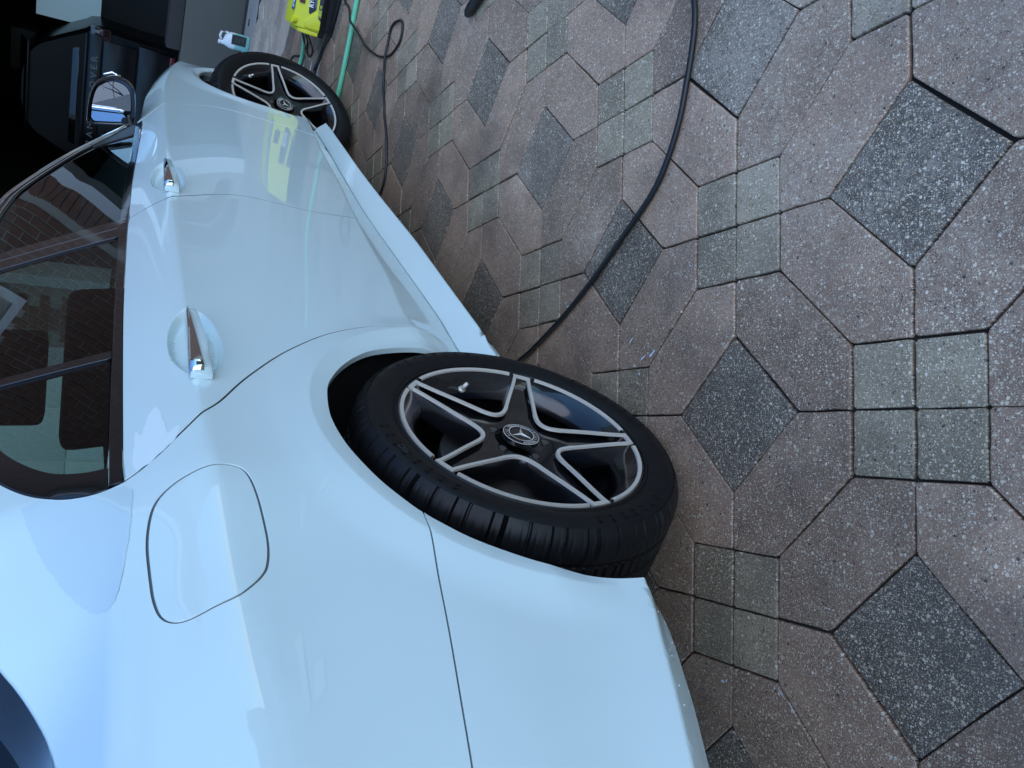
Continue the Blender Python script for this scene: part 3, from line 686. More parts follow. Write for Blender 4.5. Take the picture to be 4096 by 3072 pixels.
panel('rear_door_glass', [(divx(1.05) + .012, 1.05)] + [(x, tz(x)) for x in np.arange(.36, .89, .08)] + [(bpx(tz(.9)) - .060, tz(.9)), (bpx(1.33) - .060, zr(.95) - .03)] + [(x, zr(x) - .03) for x in np.arange(.92, .38, -.08)] + [(divx(1.295) + .012, 1.295)], M['glass'], car, gap=.0004, flange=.003, fn=gsurf, rows=False, grid=.05)
panel('pillar_trim', quad_strip(lambda z: bpx(z) - .060, lambda z: bpx(z) - .0025, 1.034, 1.335), M['gloss'], car, off=.0012, gap=.0003, fn=osurf, rows=False, grid=.05)
panel('pillar_trim', quad_strip(lambda z: bpx(z) + .0025, lambda z: bpx(z) + .055, 1.030, 1.335), M['gloss'], car, off=.0012, gap=.0003, fn=osurf, rows=False, grid=.05)
panel('front_door_glass', [(bpx(1.03) + .055, 1.03)] + [(x, tz(x)) for x in np.arange(1.08, 1.86, .08)] + [(1.86, tz(1.86)), (1.86, 1.105)] + [(x, zr(x) - .03) for x in np.arange(1.83, 1.09, -.06)] + [(bpx(1.33) + .055, zr(1.08) - .03)], M['glass'], car, gap=.0004, flange=.003, fn=gsurf, rows=False, grid=.05)
panel('mirror_base_panel', [(1.862, tz(1.862)), (1.995, .975), (1.978, 1.008), (1.90, 1.095), (1.862, 1.103)], M['plastic'], car, off=.001, gap=.0003, fn=osurf, rows=False, grid=.05)
panel('roof_frame', S['roof'] + [(x, zr(x) - .031) for x in np.arange(.34, 1.97, .05)], M['gloss'], car, off=.0006, gap=.0003, fn=osurf, rows=False, grid=.05)
def ontrim(ch_, off): return [(x, -(float(osurf(x, z)) + off), z) for x, z in ch_]
b = MB(); b.tube(ontrim(S['roof'], .004), .0068, 8); b.build('chrome_strip', M['chrome'], car, smooth=True)
b = MB(); b.tube(ontrim([(x, z - .022) for x, z in S['roof'][2:]], .003), .0022, 6); b.build('window_seal', M['chrome'], car, smooth=True)
# roof, windscreen, rear window, bonnet, tail
def loft(name, edge, centre, n, m, parent=car):
    E_ = [Vector(e) for e in edge]; Cc = [Vector(c) for c in centre]; V = []; F = []; k = len(E_)
    for j in range(2 * n + 1):
        t = j / n - 1
        for e, c in zip(E_, Cc):
            V.append((e.x + (c.x - e.x) * (1 - t * t), e.y * -t, e.z + (c.z - e.z) * (1 - t * t)))
    for j in range(2 * n):
        for i in range(k - 1): F.append((j * k + i, j * k + i + 1, (j + 1) * k + i + 1, (j + 1) * k + i))
    o = mesh(name, V, F, m, parent, True); return o
rl = [(x, zr(x) + .004) for x in np.arange(1.46, .30, -.06)] + [(.30, 1.352), (.22, 1.376)]
loft('roof', [(x, -float(osurf(x, z)), z) for x, z in rl], [(x + .02, 0, z + .072) for x, z in rl], 10, PT)
ws = [(1.986, 1.011), (1.90, 1.113), (1.80, 1.20), (1.62, 1.308), (1.47, 1.342)]
loft('windscreen', [(2.10, -.79, .955)] + [(x, -float(osurf(x, z)) + .006, z) for x, z in ws], [(2.42, 0, .98), (2.23, 0, 1.06), (2.08, 0, 1.16), (1.90, 0, 1.26), (1.69, 0, 1.37), (1.50, 0, 1.412)], 8, M['glassd'])
rw = [(x, -float(osurf(x, z)) + .003, z - .001) for x, z in S['rwin'][::3]]
loft('rear_window', [(x, y + .075, z + .004) for x, y, z in rw], [(x - .10, 0, z + .03) for x, y, z in rw], 8, M['rearglass'])
V = []; F = []
for i, (x, y, z) in enumerate(rw):
    for t in (0, .25, .5, .75, 1): V.append((x - .022 * t, y + .080 * t, z + .007 * math.sin(t * 1.5)))
    if i: F += [(5 * i - 5 + j, 5 * i - 4 + j, 5 * i + 1 + j, 5 * i + j) for j in range(4)]
mesh('rear_window_border', V, F, M['gloss'], car, True)
hd = [(x, -float(osurf(x, sm(x, GZX, GZ))), float(sm(x, GZX, GZ))) for x in np.arange(2.06, 3.42, .06)]
loft('bonnet', hd, [(x + .05, 0, z + .055 * min(1, (3.9 - x))) for x, y, z in hd], 8, PT)
loft('front_bumper', [(3.44, -.62, z) for z in (.30, .45, .55, .64)], [(3.60, 0, z) for z in (.30, .45, .57, .72)], 6, PT)
tl = [(-.46, 1.086), (-.55, 1.086), (-.70, 1.088), (-.90, 1.07), (-.95, .98), (-.945, .85), (-.93, .725), (-.945, .55), (-.945, .40)]
loft('boot_lid', [(x, -float(osurf(x, min(z, 1.04))) if i > 2 else -.62, z) for i, (x, z) in enumerate(tl)], [(x - .09, 0, z + .01) for x, z in tl], 8, PT)
# cabin, floor and wheel wells
for nm_, bx_ in (('floor_pan', (.46, -.80, .20, 2.30, .80, .34)), ('boot_floor', (-.40, -.60, .22, .455, .60, .60)), ('engine_bay', (2.305, -.58, .22, 3.5, .58, .60)), ('boot_box', (-.90, -.66, .30, -.42, .66, .98)), ('door_lining', (.45, -.80, .345, 1.95, -.775, .99)), ('door_lining', (.45, .775, .345, 1.95, .80, .99)), ('parcel_shelf', (-.35, -.72, .74, .30, .72, .96)), ('dashboard', (1.955, -.72, .5, 2.1, .72, .95))):
    b = MB(); b.box(*bx_); b.build(nm_, M['cabin'], car, bevel=.01)
for y in (-.38, .38):
    s_ = MB(); s_.box(1.20, y - .25, .45, 1.72, y + .25, .62); s_.prism([(1.08, y - .24, .60), (1.22, y - .24, .60), (1.02, y - .24, 1.14), (.93, y - .24, 1.13)], (0, .48, 0), None); o = s_.build('front_seat', M['seat'], car, bevel=.04, seg=3)
    s_ = MB(); s_.prism([(.90, y - .13, 1.17), (.99, y - .13, 1.17), (.97, y - .13, 1.32), (.89, y - .13, 1.31)], (0, .26, 0), None); s_.build('headrest', M['seat'], o, bevel=.03, seg=3)
s_ = MB(); s_.box(.30, -.66, .45, .80, .66, .62); s_.prism([(.10, -.64, .6), (.28, -.64, .6), (.06, -.64, 1.10), (-.05, -.64, 1.09)], (0, 1.28, 0), None); o = s_.build('rear_seat', M['seat'], car, bevel=.04, seg=3)
for y in (-.36, .36):
    s_ = MB(); s_.prism([(-.05, y - .13, 1.10), (.05, y - .13, 1.10), (.04, y - .13, 1.22), (-.04, y - .13, 1.22)], (0, .26, 0), None); s_.build('headrest', M['seat'], o, bevel=.03, seg=3)
n = 24
for cx, cz, r in ((0, .345, .385), (2.77, .345, .385)):
    for sgn in (-1, 1):
        V = []; F = []
        for j, yy in enumerate((.845, .56)):
            for i in range(n + 1): a_ = math.radians(-6 + 190 * i / n); V.append((cx + r * math.cos(a_), sgn * yy, cz + r * math.sin(a_)))
        F = [(i, i + 1, n + 2 + i, n + 1 + i) for i in range(n)]; k = len(V); V.append((cx, sgn * .56, cz)); F += [(n + 1 + i, n + 2 + i, k) for i in range(n)]
        b = MB(); b.add(V, F); b.build('wheel_well', M['well'], car)
# mirrored far side, plain
for nm in ('rear_fender', 'rear_door', 'front_door', 'front_fender', 'side_sill', 'rear_bumper', 'belt_trim', 'quarter_glass', 'rear_door_glass', 'front_door_glass', 'roof_frame', 'window_frame', 'window_divider'):
    o = bpy.data.objects[nm].copy(); o.scale = (1, -1, 1); C.objects.link(o); o.parent = car
# door handles: a grip bridging the dished cup, bright strip along its top
def handle(cx, cz, door):
    L_ = .118
    g = []
    for i in range(13):
        t = [0, .03, .1, .2, .3, .4, .5, .6, .7, .8, .9, .982, 1][i]; x = cx + L_ - 2 * L_ * t
        hh = .0075 + .0080 * min(1, t * 1.1); bow = .016 + .010 * math.sin(math.pi * min(1, t * .9 + .05))
        o_ = float(osurf(x, cz)); g.append((x, o_ + (bow if 0 < i < 12 else (.004 if i == 0 else .010)), hh))
    V = []; F = []; prof = [(-1, -.9), (-1, .2), (-.75, .9), (.0, 1), (.75, .9), (1, .2), (1, -.9)]
    for x, o_, hh in g:
        for (pz, po) in prof: V.append((x, -(o_ + .007 * po - .004), cz - .004 + hh * pz + (.004 if pz > 0 else 0)))
    k = len(prof)
    for i in range(12): F += [(i * k + j, i * k + (j + 1) % k, (i + 1) * k + (j + 1) % k, (i + 1) * k + j) for j in range(k)]
    F += [tuple(range(k)), tuple(range(12 * k, 13 * k))[::-1]]
    m_ = MB(); m_.add(V, F); h_ = m_.build('door_handle', PT, door, smooth=True); shade(h_, 50)
    V = []; F = []
    for i, (x, o_, hh) in enumerate(g):
        t = [0, .03, .1, .2, .3, .4, .5, .6, .7, .8, .9, .982, 1][i]; wd = .002 + 2 * hh * .60 * t; zt = cz + hh + .0008
        V += [(x, -(o_ + .0072), zt - wd), (x, -(o_ + .0068), zt - wd * .35), (x, -(o_ + .0030), zt + .001), (x, -(o_ - .012), zt + .002)]
        if i: F += [(4 * i - 4 + j, 4 * i - 3 + j, 4 * i + 1 + j, 4 * i + j) for j in range(3)]
    mesh('handle_strip', V, F, M['chrome'], door, True)
handle(.226, .921, rear_door); handle(1.212, .914, front_door)

# door mirror
mr = [(-.790, 1.128), (-.858, 1.127), (-.914, 1.116), (-.945, 1.093), (-.965, 1.055), (-.961, 1.018), (-.940, .992), (-.906, .981), (-.822, .976), (-.800, .990), (-.778, 1.097), (-.778, 1.118)]
mc = np.array([-.866, 1.056])
def rings(poly, specs, close=True):
    V = []; F = []; n = len(poly)
    for sx, scl, dx in specs:
        for i, (y, z) in enumerate(poly):
            q = mc + (np.array([y, z]) - mc) * scl; V.append((2.05 + sx + dx * (q[0] + .866), q[0], q[1]))
    for j in range(len(specs) - 1):
        for i in range(n): i2 = (i + 1) % n; F.append((j * n + i, j * n + i2, (j + 1) * n + i2, (j + 1) * n + i))
    F.append(tuple(range((len(specs) - 1) * n, len(specs) * n)))
    return V, F
mp = [tuple(q) for q in spl(mr + mr[:1], 4)][:-1]
sh = MB(); sh.add(*rings(mp, [(.012, .80, .15), (.004, .84, .15), (-.004, .90, .15), (-.006, .965, .15), (.002, 1.0, .15), (.03, 1.0, .18), (.07, .93, .25), (.11, .75, .35), (.135, .45, .45)]))
mo = sh.build('door_mirror', M['gloss'], car, smooth=True); shade(mo, 40)
V, F = rings(mp, [(.0085, .815, .15), (.0065, .80, .15)]); 
Vn = np.array(V[len(mp):]); ctr = Vn.mean(0); gm = MB(); gm.add([tuple(p) for p in Vn], [tuple(range(len(mp)))]); g_ = gm.build('mirror_glass', M['mirror'], mo)
# tilt the glass about its centre towards the driver
Rm = Matrix.Rotation(math.radians(1.5), 4, 'Z') @ Matrix.Rotation(math.radians(-1.0), 4, 'Y')
for v in g_.data.vertices: v.co = Vector(ctr) + Rm @ (v.co - Vector(ctr)) + Vector((-.002, 0, 0))
b = MB(); b.prism([(2.06, -.80, .985), (2.13, -.80, .985), (2.10, -.80, 1.03), (2.06, -.80, 1.02)], (0, -.05, 0), None); b.prism([(1.99, -.78, .962), (2.12, -.775, .955), (2.13, -.82, .985), (2.04, -.83, .988)], (0, 0, .014), None)
b.build('mirror_arm', M['plastic'], mo, bevel=.005)
b = MB(); b.tube([(2.06, -.958, 1.085), (2.075, -.968, 1.06), (2.06, -.965, 1.035)], [.004, .006, .004], 8); b.build('mirror_indicator', M['chrome'], mo, smooth=True)

# ------------------------------------------------------------------ wheels: local x forward, z up, outer face towards -y
def lathe(prof, n, name, m, parent, groove=None, a0=0):
    V = []; F = []; k = len(prof)
    for i in range(n):
        a_ = a0 + 2 * math.pi * i / n
        for j, (r, y) in enumerate(prof):
            rr = r - (groove(i, j, r, y) if groove else 0); V.append((rr * math.cos(a_), y, rr * math.sin(a_)))
    for i in range(n):
        i2 = (i + 1) % n
        for j in range(k - 1): F.append((i * k + j, i * k + j + 1, i2 * k + j + 1, i2 * k + j))
    o = mesh(name, V, F, m, parent, True)
    bm = bmesh.new(); bm.from_mesh(o.data); bmesh.ops.recalc_face_normals(bm, faces=bm.faces); bm.to_mesh(o.data); bm.free(); shade(o, 32); return o
def make_wheel(loc, phi):
    barrel = [(.2475, .006), (.249, .002), (.2485, -.001), (.2462, .001), (.2365, .004), (.233, .010), (.229, .05), (.222, .12), (.215, .18), (.05, .185)]
    wh = lathe(barrel, 96, 'wheel', M['wheelblack'], car); wh.location = loc
    tp = [(.2485, .004), (.2505, -.003), (.254, -.0045), (.257, -.002), (.262, -.0045), (.275, -.009), (.290, -.0105), (.303, -.008), (.3085, -.005), (.3095, -.0065), (.312, -.004), (.319, .004), (.3245, .014), (.3275, .024), (.3295, .040), (.330, .052), (.3245, .054), (.3245, .062), (.3302, .064), (.3305, .092), (.3245, .094), (.3245, .103), (.3305, .105), (.3295, .16), (.325, .185), (.31, .205), (.27, .21), (.248, .19)]
    def groove(i, j, r, y):
        blk = i // 9; p = (i + [0, 1, 0, 2, 1, 0, 1, 2][blk % 8]) % 9
        if r > .3115 and y < .052 and y > -.006: return .0055 if p == 0 else (.0016 if p == 5 and y > .008 else 0)
        if .06 < y < .16 and r > .329: return .004 if p in (3, 4) else 0
        return 0
    ty = lathe(tp, 864, 'tyre', M['rubber'], wh, groove)
    # bead marks moulded round the sidewall
    r_ = MB()
    for k in range(64):
        a_ = 2 * math.pi * k / 64 + .02
        if (k // 8) % 2 == 0:
            for rr in (.280, .2915):
                c_, s_ = math.cos(a_), math.sin(a_)
                r_.add([((rr + dr) * math.cos(a_ + da), -.0112 - .0006 * (dr > 0), (rr + dr) * math.sin(a_ + da)) for dr, da in ((0, 0), (0, .028), (.006, .024), (.006, .004))], [(0, 1, 2, 3)])
    tag(r_.build('sidewall_marking', M['rubber'], wh), kind='stuff')
    lt = MB(); V, F = text_mesh('MO', .017)
    V = V - np.array([(V[:, 0].min() + V[:, 0].max()) / 2, .006, 0]); tm = phi - math.radians(47.5) + math.radians(107)
    lt.add([((.288 + v[1]) * math.cos(tm - v[0] / .288), -.0113, (.288 + v[1]) * math.sin(tm - v[0] / .288)) for v in V], F)
    tag(lt.build('sidewall_lettering', M['marking'], wh), kind='stuff')
    fw = []                                      # front face geometry in (r, angle)
    dep = lambda r: float(np.interp(r, [0, .05, .085, .16, .24], [.015, .0155, .0135, .006, -.0005]))
    def P3(r, a_, d=0): return (r * math.cos(a_), dep(r) + d, r * math.sin(a_))
    SPK = [phi + math.radians(72 * k) for k in range(5)]
    def window(a_):                              # outline of the opening between two spokes, in (r,angle)
        am = a_ + math.radians(36); h = math.radians(36)
        tip = math.radians(4.75); pts = []
        inner = [(.2360, -h + tip), (.205, -h + math.radians(6.3)), (.17, -h + math.radians(9.2)), (.135, -h + math.radians(13.7)), (.112, -h + math.radians(18.2)), (.098, -math.radians(13.2)), (.0885, -math.radians(7.5)), (.085, 0)]
        left = [(r, am + t) for r, t in inner]; right = [(r, am - t) for r, t in inner[:-1]][::-1]
        return left + right
    # black dished star: annulus with the five openings left out, built spoke by spoke
    star = MB(); strip = []
    def strip_quad(A, Bp, dA, dB, depth=.035):
        V = [P3(*p, dA) for p in A] + [P3(*p, dB) for p in Bp]; n = len(A)
        star.add(V, [(i, i + 1, n + i + 1, n + i) for i in range(n - 1)])
    wid = .0074
    for a_ in SPK:
        wn = window(a_)
        # silver outline: follows the window edge, lies between the edge and the spoke channel
        pts = [np.array(P3(r, t)) for r, t in [(.2436, a_ + math.radians(4.3))] + wn + [(.2436, a_ + math.radians(72 - 4.3))]]
        pts = [np.array(q) for q in spl(pts, 4)]
        # outward (towards the spoke) normal in the wheel plane
        V = []; F = []; cen = np.array(P3(.19, a_ + math.radians(36)))
        for i, q in enumerate(pts):
            tg = pts[min(i + 1, len(pts) - 1)] - pts[max(i - 1, 0)]; tg[1] = 0; tg /= np.linalg.norm(tg); nn = np.array([tg[2], 0, -tg[0]])
            if nn @ (q - cen) < 0: nn = -nn
            w_ = wid * (1.12 if .08 < np.hypot(q[0], q[2]) < .11 else 1)
            for off, dy in ((0, .0045), (.0008, -.0004), (w_, -.0004), (w_ + .0008, .0045), (w_ + .004, .016)):
                s_ = q + nn * off; V.append((s_[0], dep(np.hypot(q[0], q[2])) + dy, s_[2]))
            if i: F += [(5 * i - 5 + j, 5 * i - 4 + j, 5 * i + 1 + j, 5 * i + j) for j in range(3)]
        so = MB(); so.add(V, F); so = so.build('spoke_trim', M['silver'], wh, smooth=True); shade(so, 40)
        # walls of the opening going back, and the channel side
        Vw = []; Fw = []
        for i, q in enumerate(pts):
            d0 = dep(np.hypot(q[0], q[2])); inn = (cen - q); inn[1] = 0; inn /= np.linalg.norm(inn)
            Vw += [(q[0], d0 + .004, q[2]), (q[0] + inn[0] * .004, d0 + .014, q[2] + inn[2] * .004), (q[0] + inn[0] * .010, d0 + .045, q[2] + inn[2] * .010)]
            if i: Fw += [(3 * i - 3 + j, 3 * i - 2 + j, 3 * i + 1 + j, 3 * i + j) for j in range(2)]
        star.add(Vw, Fw)
        # short silver bar closing the spoke at the rim
        V = [P3(r, a_ + math.radians(t), -.0004) for r in (.2345, .2444) for t in (-4.7, 0, 4.7)]
        V += [P3(r, a_ + math.radians(t), .006) for r in (.2345, .2444) for t in (-4.7, 0, 4.7)]
        tb = MB(); tb.add(V, [(0, 1, 4, 3), (1, 2, 5, 4), (0, 6, 7, 1), (1, 7, 8, 2), (3, 4, 10, 9), (4, 5, 11, 10)]); tb.build('spoke_tip', M['silver'], wh)
        # floor of the spoke channel
        V = []; F = []; rs_ = [.236, .20, .165, .135, .11, .09, .07, .05]; hw = [3.2, 4.6, 7.0, 11, 16, 22, 36.2, 36.2]
        for i, (r, h) in enumerate(zip(rs_, hw)):
            for t in (-1, -.5, 0, .5, 1): V.append(P3(r, a_ + math.radians(h * t), .011 + (.004 if r > .1 else 0)))
            if i: F += [(5 * i - 5 + j, 5 * i - 4 + j, 5 * i + 1 + j, 5 * i + j) for j in range(4)]
        star.add(V, F)
        # silver rim arc between the spokes
        V = []; F = []; n = 22
        for i in range(n + 1):
            t = a_ + math.radians(7 + 58 * i / n)
            for r, y in ((.2362, .004), (.2368, -.0016), (.2440, -.0030), (.2447, .002)): V.append((r * math.cos(t), y, r * math.sin(t)))
            if i: F += [(4 * i - 4 + j, 4 * i - 3 + j, 4 * i + 1 + j, 4 * i + j) for j in range(3)]
        rg = MB(); rg.add(V, F); rg = rg.build('rim_trim', M['silver'], wh, smooth=True); shade(rg, 40)
    star.build('spokes', M['wheelblack'], wh, smooth=True); shade(wh.children[-1], 40)
    # lip behind the openings
    lathe([(.2365, .002), (.222, .012), (.205, .030), (.200, .05)], 72, 'rim_lip', M['wheelblack'], wh)
    # brake disc, caliper, valve, bolt holes
    lathe([(.06, .075), (.148, .075), (.148, .095), (.06, .095)], 64, 'brake_disc', M['steel'], wh)
    b = MB()
    for i in range(9):
        t = phi + math.radians(150 + i * 6); b.box(.118 * math.cos(t) - .02, .062, .118 * math.sin(t) - .02, .118 * math.cos(t) + .03, .11, .118 * math.sin(t) + .03)
    b.build('brake_caliper', M['plastic'], wh, bevel=.006)
    va = phi - math.radians(47.5 - 14); b = MB(); r = .208
    b.tube([(r * math.cos(va), .035, r * math.sin(va)), ((r - .016) * math.cos(va), .006, (r - .016) * math.sin(va))], [.0055, .0042], 10); b.tube([((r - .003) * math.cos(va), .030, (r - .003) * math.sin(va)), ((r - .006) * math.cos(va), .024, (r - .006) * math.sin(va))], .0085, 6)
    b.build('tyre_valve', M['silver'], wh, smooth=True)
    for a_ in SPK:
        t = a_; r = .056; b = MB(); b.tube([(r * math.cos(t), .024, r * math.sin(t)), (r * math.cos(t), .032, r * math.sin(t))], .0085, 6); b.build('wheel_bolt', M['steel'], wh)
        b = MB(); n = 16; V = [(r * math.cos(t) + q * math.cos(2 * math.pi * i / n), .0262 - .001 * (q < .013), r * math.sin(t) + q * math.sin(2 * math.pi * i / n)) for q in (.0115, .0135) for i in range(n)]
        b.add(V, [(i, (i + 1) % n, n + (i + 1) % n, n + i) for i in range(n)]); b.build('bolt_seat', M['wheelblack'], wh)
    # centre cap with star and lettering
    cap = lathe([(.0005, .0105), (.0235, .0108), (.0245, .0095), (.0262, .0095), (.0345, .0125), (.0355, .011), (.0368, .0115), (.038, .020)], 64, 'centre_cap', M['gloss'], wh)
    b = MB(); n = 64
    for r0, r1, y0_, y1_ in ((.0243, .0264, .0091, .0091), (.0353, .0369, .0106, .0110)):
        k = len(b.V); V = [(r * math.cos(2 * math.pi * i / n), y, r * math.sin(2 * math.pi * i / n)) for r, y in ((r0, y0_), (r1, y1_)) for i in range(n)]; b.add(V, [(i, (i + 1) % n, n + (i + 1) % n, n + i) for i in range(n)])
    V = []; F = []                                # three-pointed star, ridged
    k0 = len(b.V)
    V.append((0, .0072, 0)); sa = phi - math.radians(47.5) + math.radians(100)
    for k in range(3):
        t = sa + 2 * math.pi * k / 3; V += [(.0240 * math.cos(t), .0100, .0240 * math.sin(t)), (.0042 * math.cos(t + math.pi / 3), .0102, .0042 * math.sin(t + math.pi / 3))]
    F = [(0, 1, 2), (0, 2, 3), (0, 3, 4), (0, 4, 5), (0, 5, 6), (0, 6, 1)]
    b.add(V, F); b.build('cap_star', M['silver'], wh)
    b = MB()
    def arc_text(txt, mid, size):
        adv = .0068
        for i, chx in enumerate(txt):
            V, F = text_mesh(chx, size)
            if not len(V): continue
            V = V - np.array([(V[:, 0].min() + V[:, 0].max()) / 2, size * .35, 0]); a_ = mid + (i - (len(txt) - 1) / 2) * adv / .0305
            ra = .0305
            # seen from outside (-y) local x runs to the right; letter top points outwards
            out = np.array([math.cos(-a_ + math.pi / 2), math.sin(-a_ + math.pi / 2)]); rt = np.array([out[1], -out[0]])
            Q = [(ra * out[0] + v[0] * rt[0] + v[1] * out[0], .0098, ra * out[1] + v[0] * rt[1] + v[1] * out[1]) for v in V]
            b.add(Q, F)
    cr = -(phi - math.radians(47.5))
    arc_text('MERCEDES', math.radians(-170) + cr, .0075); arc_text('BENZ', math.radians(8) + cr, .0075)
    tag(b.build('cap_lettering', M['silver'], wh), kind='stuff')
    b = MB()
    for k in range(16):
        for side in (1, -1):
            t = sa * 0 + cr * 0 + (phi - math.radians(47.5)) + math.radians(90 - 80 + 0) + (math.radians(-28 + 3.6 * k) if side > 0 else math.pi + math.radians(-28 + 3.6 * k))
            if abs(-28 + 3.6 * k) < 27:
                r = .0305 + (.0022 if k % 2 else -.0022); b.add([(r * math.cos(t) + .0022 * math.cos(t + q), .0100, r * math.sin(t) + .0022 * math.sin(t + q)) for q in (0, 1.57, 3.14, 4.71)], [(0, 1, 2, 3)])
    tag(b.build('cap_laurel', M['silver'], wh), kind='stuff')
    return wh
def orient(o, n):
    n = Vector(n).normalized(); e1 = Vector((0, 0, 1)).cross(n).normalized(); e2 = n.cross(e1)
    o.matrix_local = Matrix.Translation(o.location) @ Matrix(((e1.x, -n.x, e2.x), (e1.y, -n.y, e2.y), (e1.z, -n.z, e2.z))).to_4x4()
wr = make_wheel((0, -.885, .336), math.radians(47.5)); orient(wr, (.013, -1, .021))
wf = make_wheel((2.729, -.885, .336), math.radians(80.6)); orient(wf, (-.483, -.872, -.084))
# far side wheels, parts shared
def copy_tree(o, parent):
    c = o.copy(); C.objects.link(c); c.parent = parent
    for k in list(o.children): copy_tree(k, c)
    return c
c = copy_tree(wr, car); c.matrix_local = Matrix.Translation((0, .885, .336)) @ Matrix.Rotation(math.pi, 4, 'Z')
c = copy_tree(wf, car); c.matrix_local = Matrix.Translation((2.729, .885, .336)) @ Matrix.Rotation(math.pi - .45, 4, 'Z')

# ------------------------------------------------------------------ the black car in the garage
suv = empty('black_suv', (8.3, .603, .004)); tag(suv, 'tall black car with RANGE ROVER letters across its tailgate, inside the garage', 'car')
sil = [(.116, 1.781), (.350, 1.739), (.477, 1.631), (.575, 1.468), (.704, 1.234), (.740, 1.19), (.757, 1.105), (.748, .969), (.730, .755), (.717, .470), (.67, .376), (.60, .335), (.0, .33)]
full_p = [(-y, z) for y, z in sil] + [(y, z) for y, z in sil[:-1][::-1]]
def suv_loft(specs):
    V = []; F = []; n = len(full_p)
    for x, sy, dz, zc in specs:
        for y, z in full_p: V.append((x, -y * sy, min(z, 1.83) * 1.0 + dz * (z - zc)))
    for j in range(len(specs) - 1):
        for i in range(n): i2 = (i + 1) % n; F.append((j * n + i, j * n + i2, (j + 1) * n + i2, (j + 1) * n + i))
    F += [tuple(range(n))[::-1], tuple(range((len(specs) - 1) * n, len(specs) * n))]
    return V, F
a = MB(); a.add(*suv_loft([(.10, .93, -.02, .9), (.13, .985, 0, .9), (.22, 1, 0, .9), (.9, 1, 0, .9), (3.0, .99, 0, .9), (4.4, .9, -.3, .4), (4.6, .8, -.45, .4)])); o = a.build('body', M['suv'], suv, smooth=True); shade(o, 30)
a = MB(); a.prism([(.085, -.50, 1.27), (.085, .50, 1.27), (.18, .40, 1.66), (.18, -.40, 1.66)], (.02, 0, .0), None); a.build('rear_window', M['suvglass'], suv, bevel=.01)
a = MB(); a.prism([(.02, -.46, 1.70), (.02, .46, 1.70), (.30, .46, 1.775), (.30, -.46, 1.775)], (0, 0, .022), None); a.build('spoiler', M['suv'], suv, bevel=.008)
a = MB(); a.box(.052, -.66, 1.205, .12, .66, 1.226); a.build('tailgate_edge', M['suv'], suv, bevel=.004)
a = MB(); a.prism([(.05, -.66, 1.075), (.05, .66, 1.075), (.062, .66, 1.196), (.062, -.66, 1.196)], (.07, 0, 0), None); a.build('tailgate_band', M['suv'], suv, bevel=.006)
a = MB(); a.box(.07, -.62, .752, .13, .62, 1.064); a.build('tailgate', M['suv'], suv, bevel=.012)
a = MB(); a.box(.055, -.28, .82, .069, .28, .98); a.build('plate_recess', M['black'], suv, bevel=.004)
a = MB(); a.prism([(.02, -.64, .40), (.02, .64, .40), (.03, .66, .74), (.03, -.66, .74)], (.12, 0, 0), None); a.build('bumper', M['suv'], suv, bevel=.02)
for s_ in (-1, 1):
    a = MB(); ys = sorted((s_ * .60, s_ * .735)); a.box(.075, ys[0], 1.0, .16, ys[1], 1.19); a.build('tail_light', mat('smoked_lens', (.03, .006, .007), .1, coat=.6) if s_ < 0 else bpy.data.materials['smoked_lens'], suv, bevel=.01)
    ys = sorted((s_ * .485, s_ * .628)); a = MB(); a.box(.010, ys[0], .400, .024, ys[1], .442); a.build('reflector', M['taillight'], suv, bevel=.004)
    for xx in (.95, 3.6):
        a = MB(); a.tube([(xx, s_ * .52, .36), (xx, s_ * .72, .36)], .355, 40); a.build('wheel', M['rubber'], suv, bevel=.02)
V, F = text_mesh('RANGE ROVER', .083, .002, spacing=1.55)
wd_ = V[:, 0].max() - V[:, 0].min(); sc_x = .92 / wd_; V[:, 0] = (V[:, 0] - V[:, 0].min()) * sc_x - .46
mesh('badge_lettering', [(.052 + .0012 * v[1] / .01 * .01 - v[2], -v[0], 1.108 + v[1]) for v in V], F, M['badge'], suv)

# ------------------------------------------------------------------ jug of washing fluid
jg = empty('fluid_jug', (6.27, -.622, .006)); tag(jg, 'white plastic jug with mint green fluid and black label by the low grey wall', 'jug')
def jring(z, hx, hy, ox=0, oy=0, n=20, p=3.2):
    out = []
    for i in range(n):
        a_ = 2 * math.pi * i / n; c_, s_ = math.cos(a_), math.sin(a_); k = (abs(c_) ** p + abs(s_) ** p) ** (-1 / p); out.append((ox + hx * k * c_, oy + hy * k * s_, z))
    return out
def stack(name, rs_, m, parent, **k):
    V = [v for r in rs_ for v in r]; n = len(rs_[0]); F = []
    for j in range(len(rs_) - 1): F += [(j * n + i, j * n + (i + 1) % n, (j + 1) * n + (i + 1) % n, (j + 1) * n + i) for i in range(n)]
    F += [tuple(range(n))[::-1], tuple(range((len(rs_) - 1) * n, len(rs_) * n))]; a = MB(); a.add(V, F); o = a.build(name, m, parent, smooth=True); shade(o, 45); return o
stack('fluid_body', [jring(.0, .040, .060), jring(.004, .044, .064), jring(.10, .045, .065), jring(.112, .045, .065)], M['fluid'], jg)
stack('bottle_top', [jring(.1125, .045, .065), jring(.150, .044, .064), jring(.19, .026, .042, oy=.006), jring(.205, .016, .018, oy=.028, p=2), jring(.222, .015, .016, oy=.030, p=2)], M['jug'], jg)
stack('cap', [jring(.2225, .018, .018, oy=.030, p=2), jring(.240, .017, .017, oy=.030, p=2)], M['jug'], jg)
a = MB(); a.tube([(0, -.045, .145), (0, -.058, .185), (0, -.050, .222), (0, -.020, .230), (0, .012, .218)], .0105, 10); a.build('grip', M['jug'], jg, smooth=True)
a = MB(); a.box(-.0470, -.058, .028, -.0455, .020, .142); a.build('front_label', M['label'], jg)
a = MB()
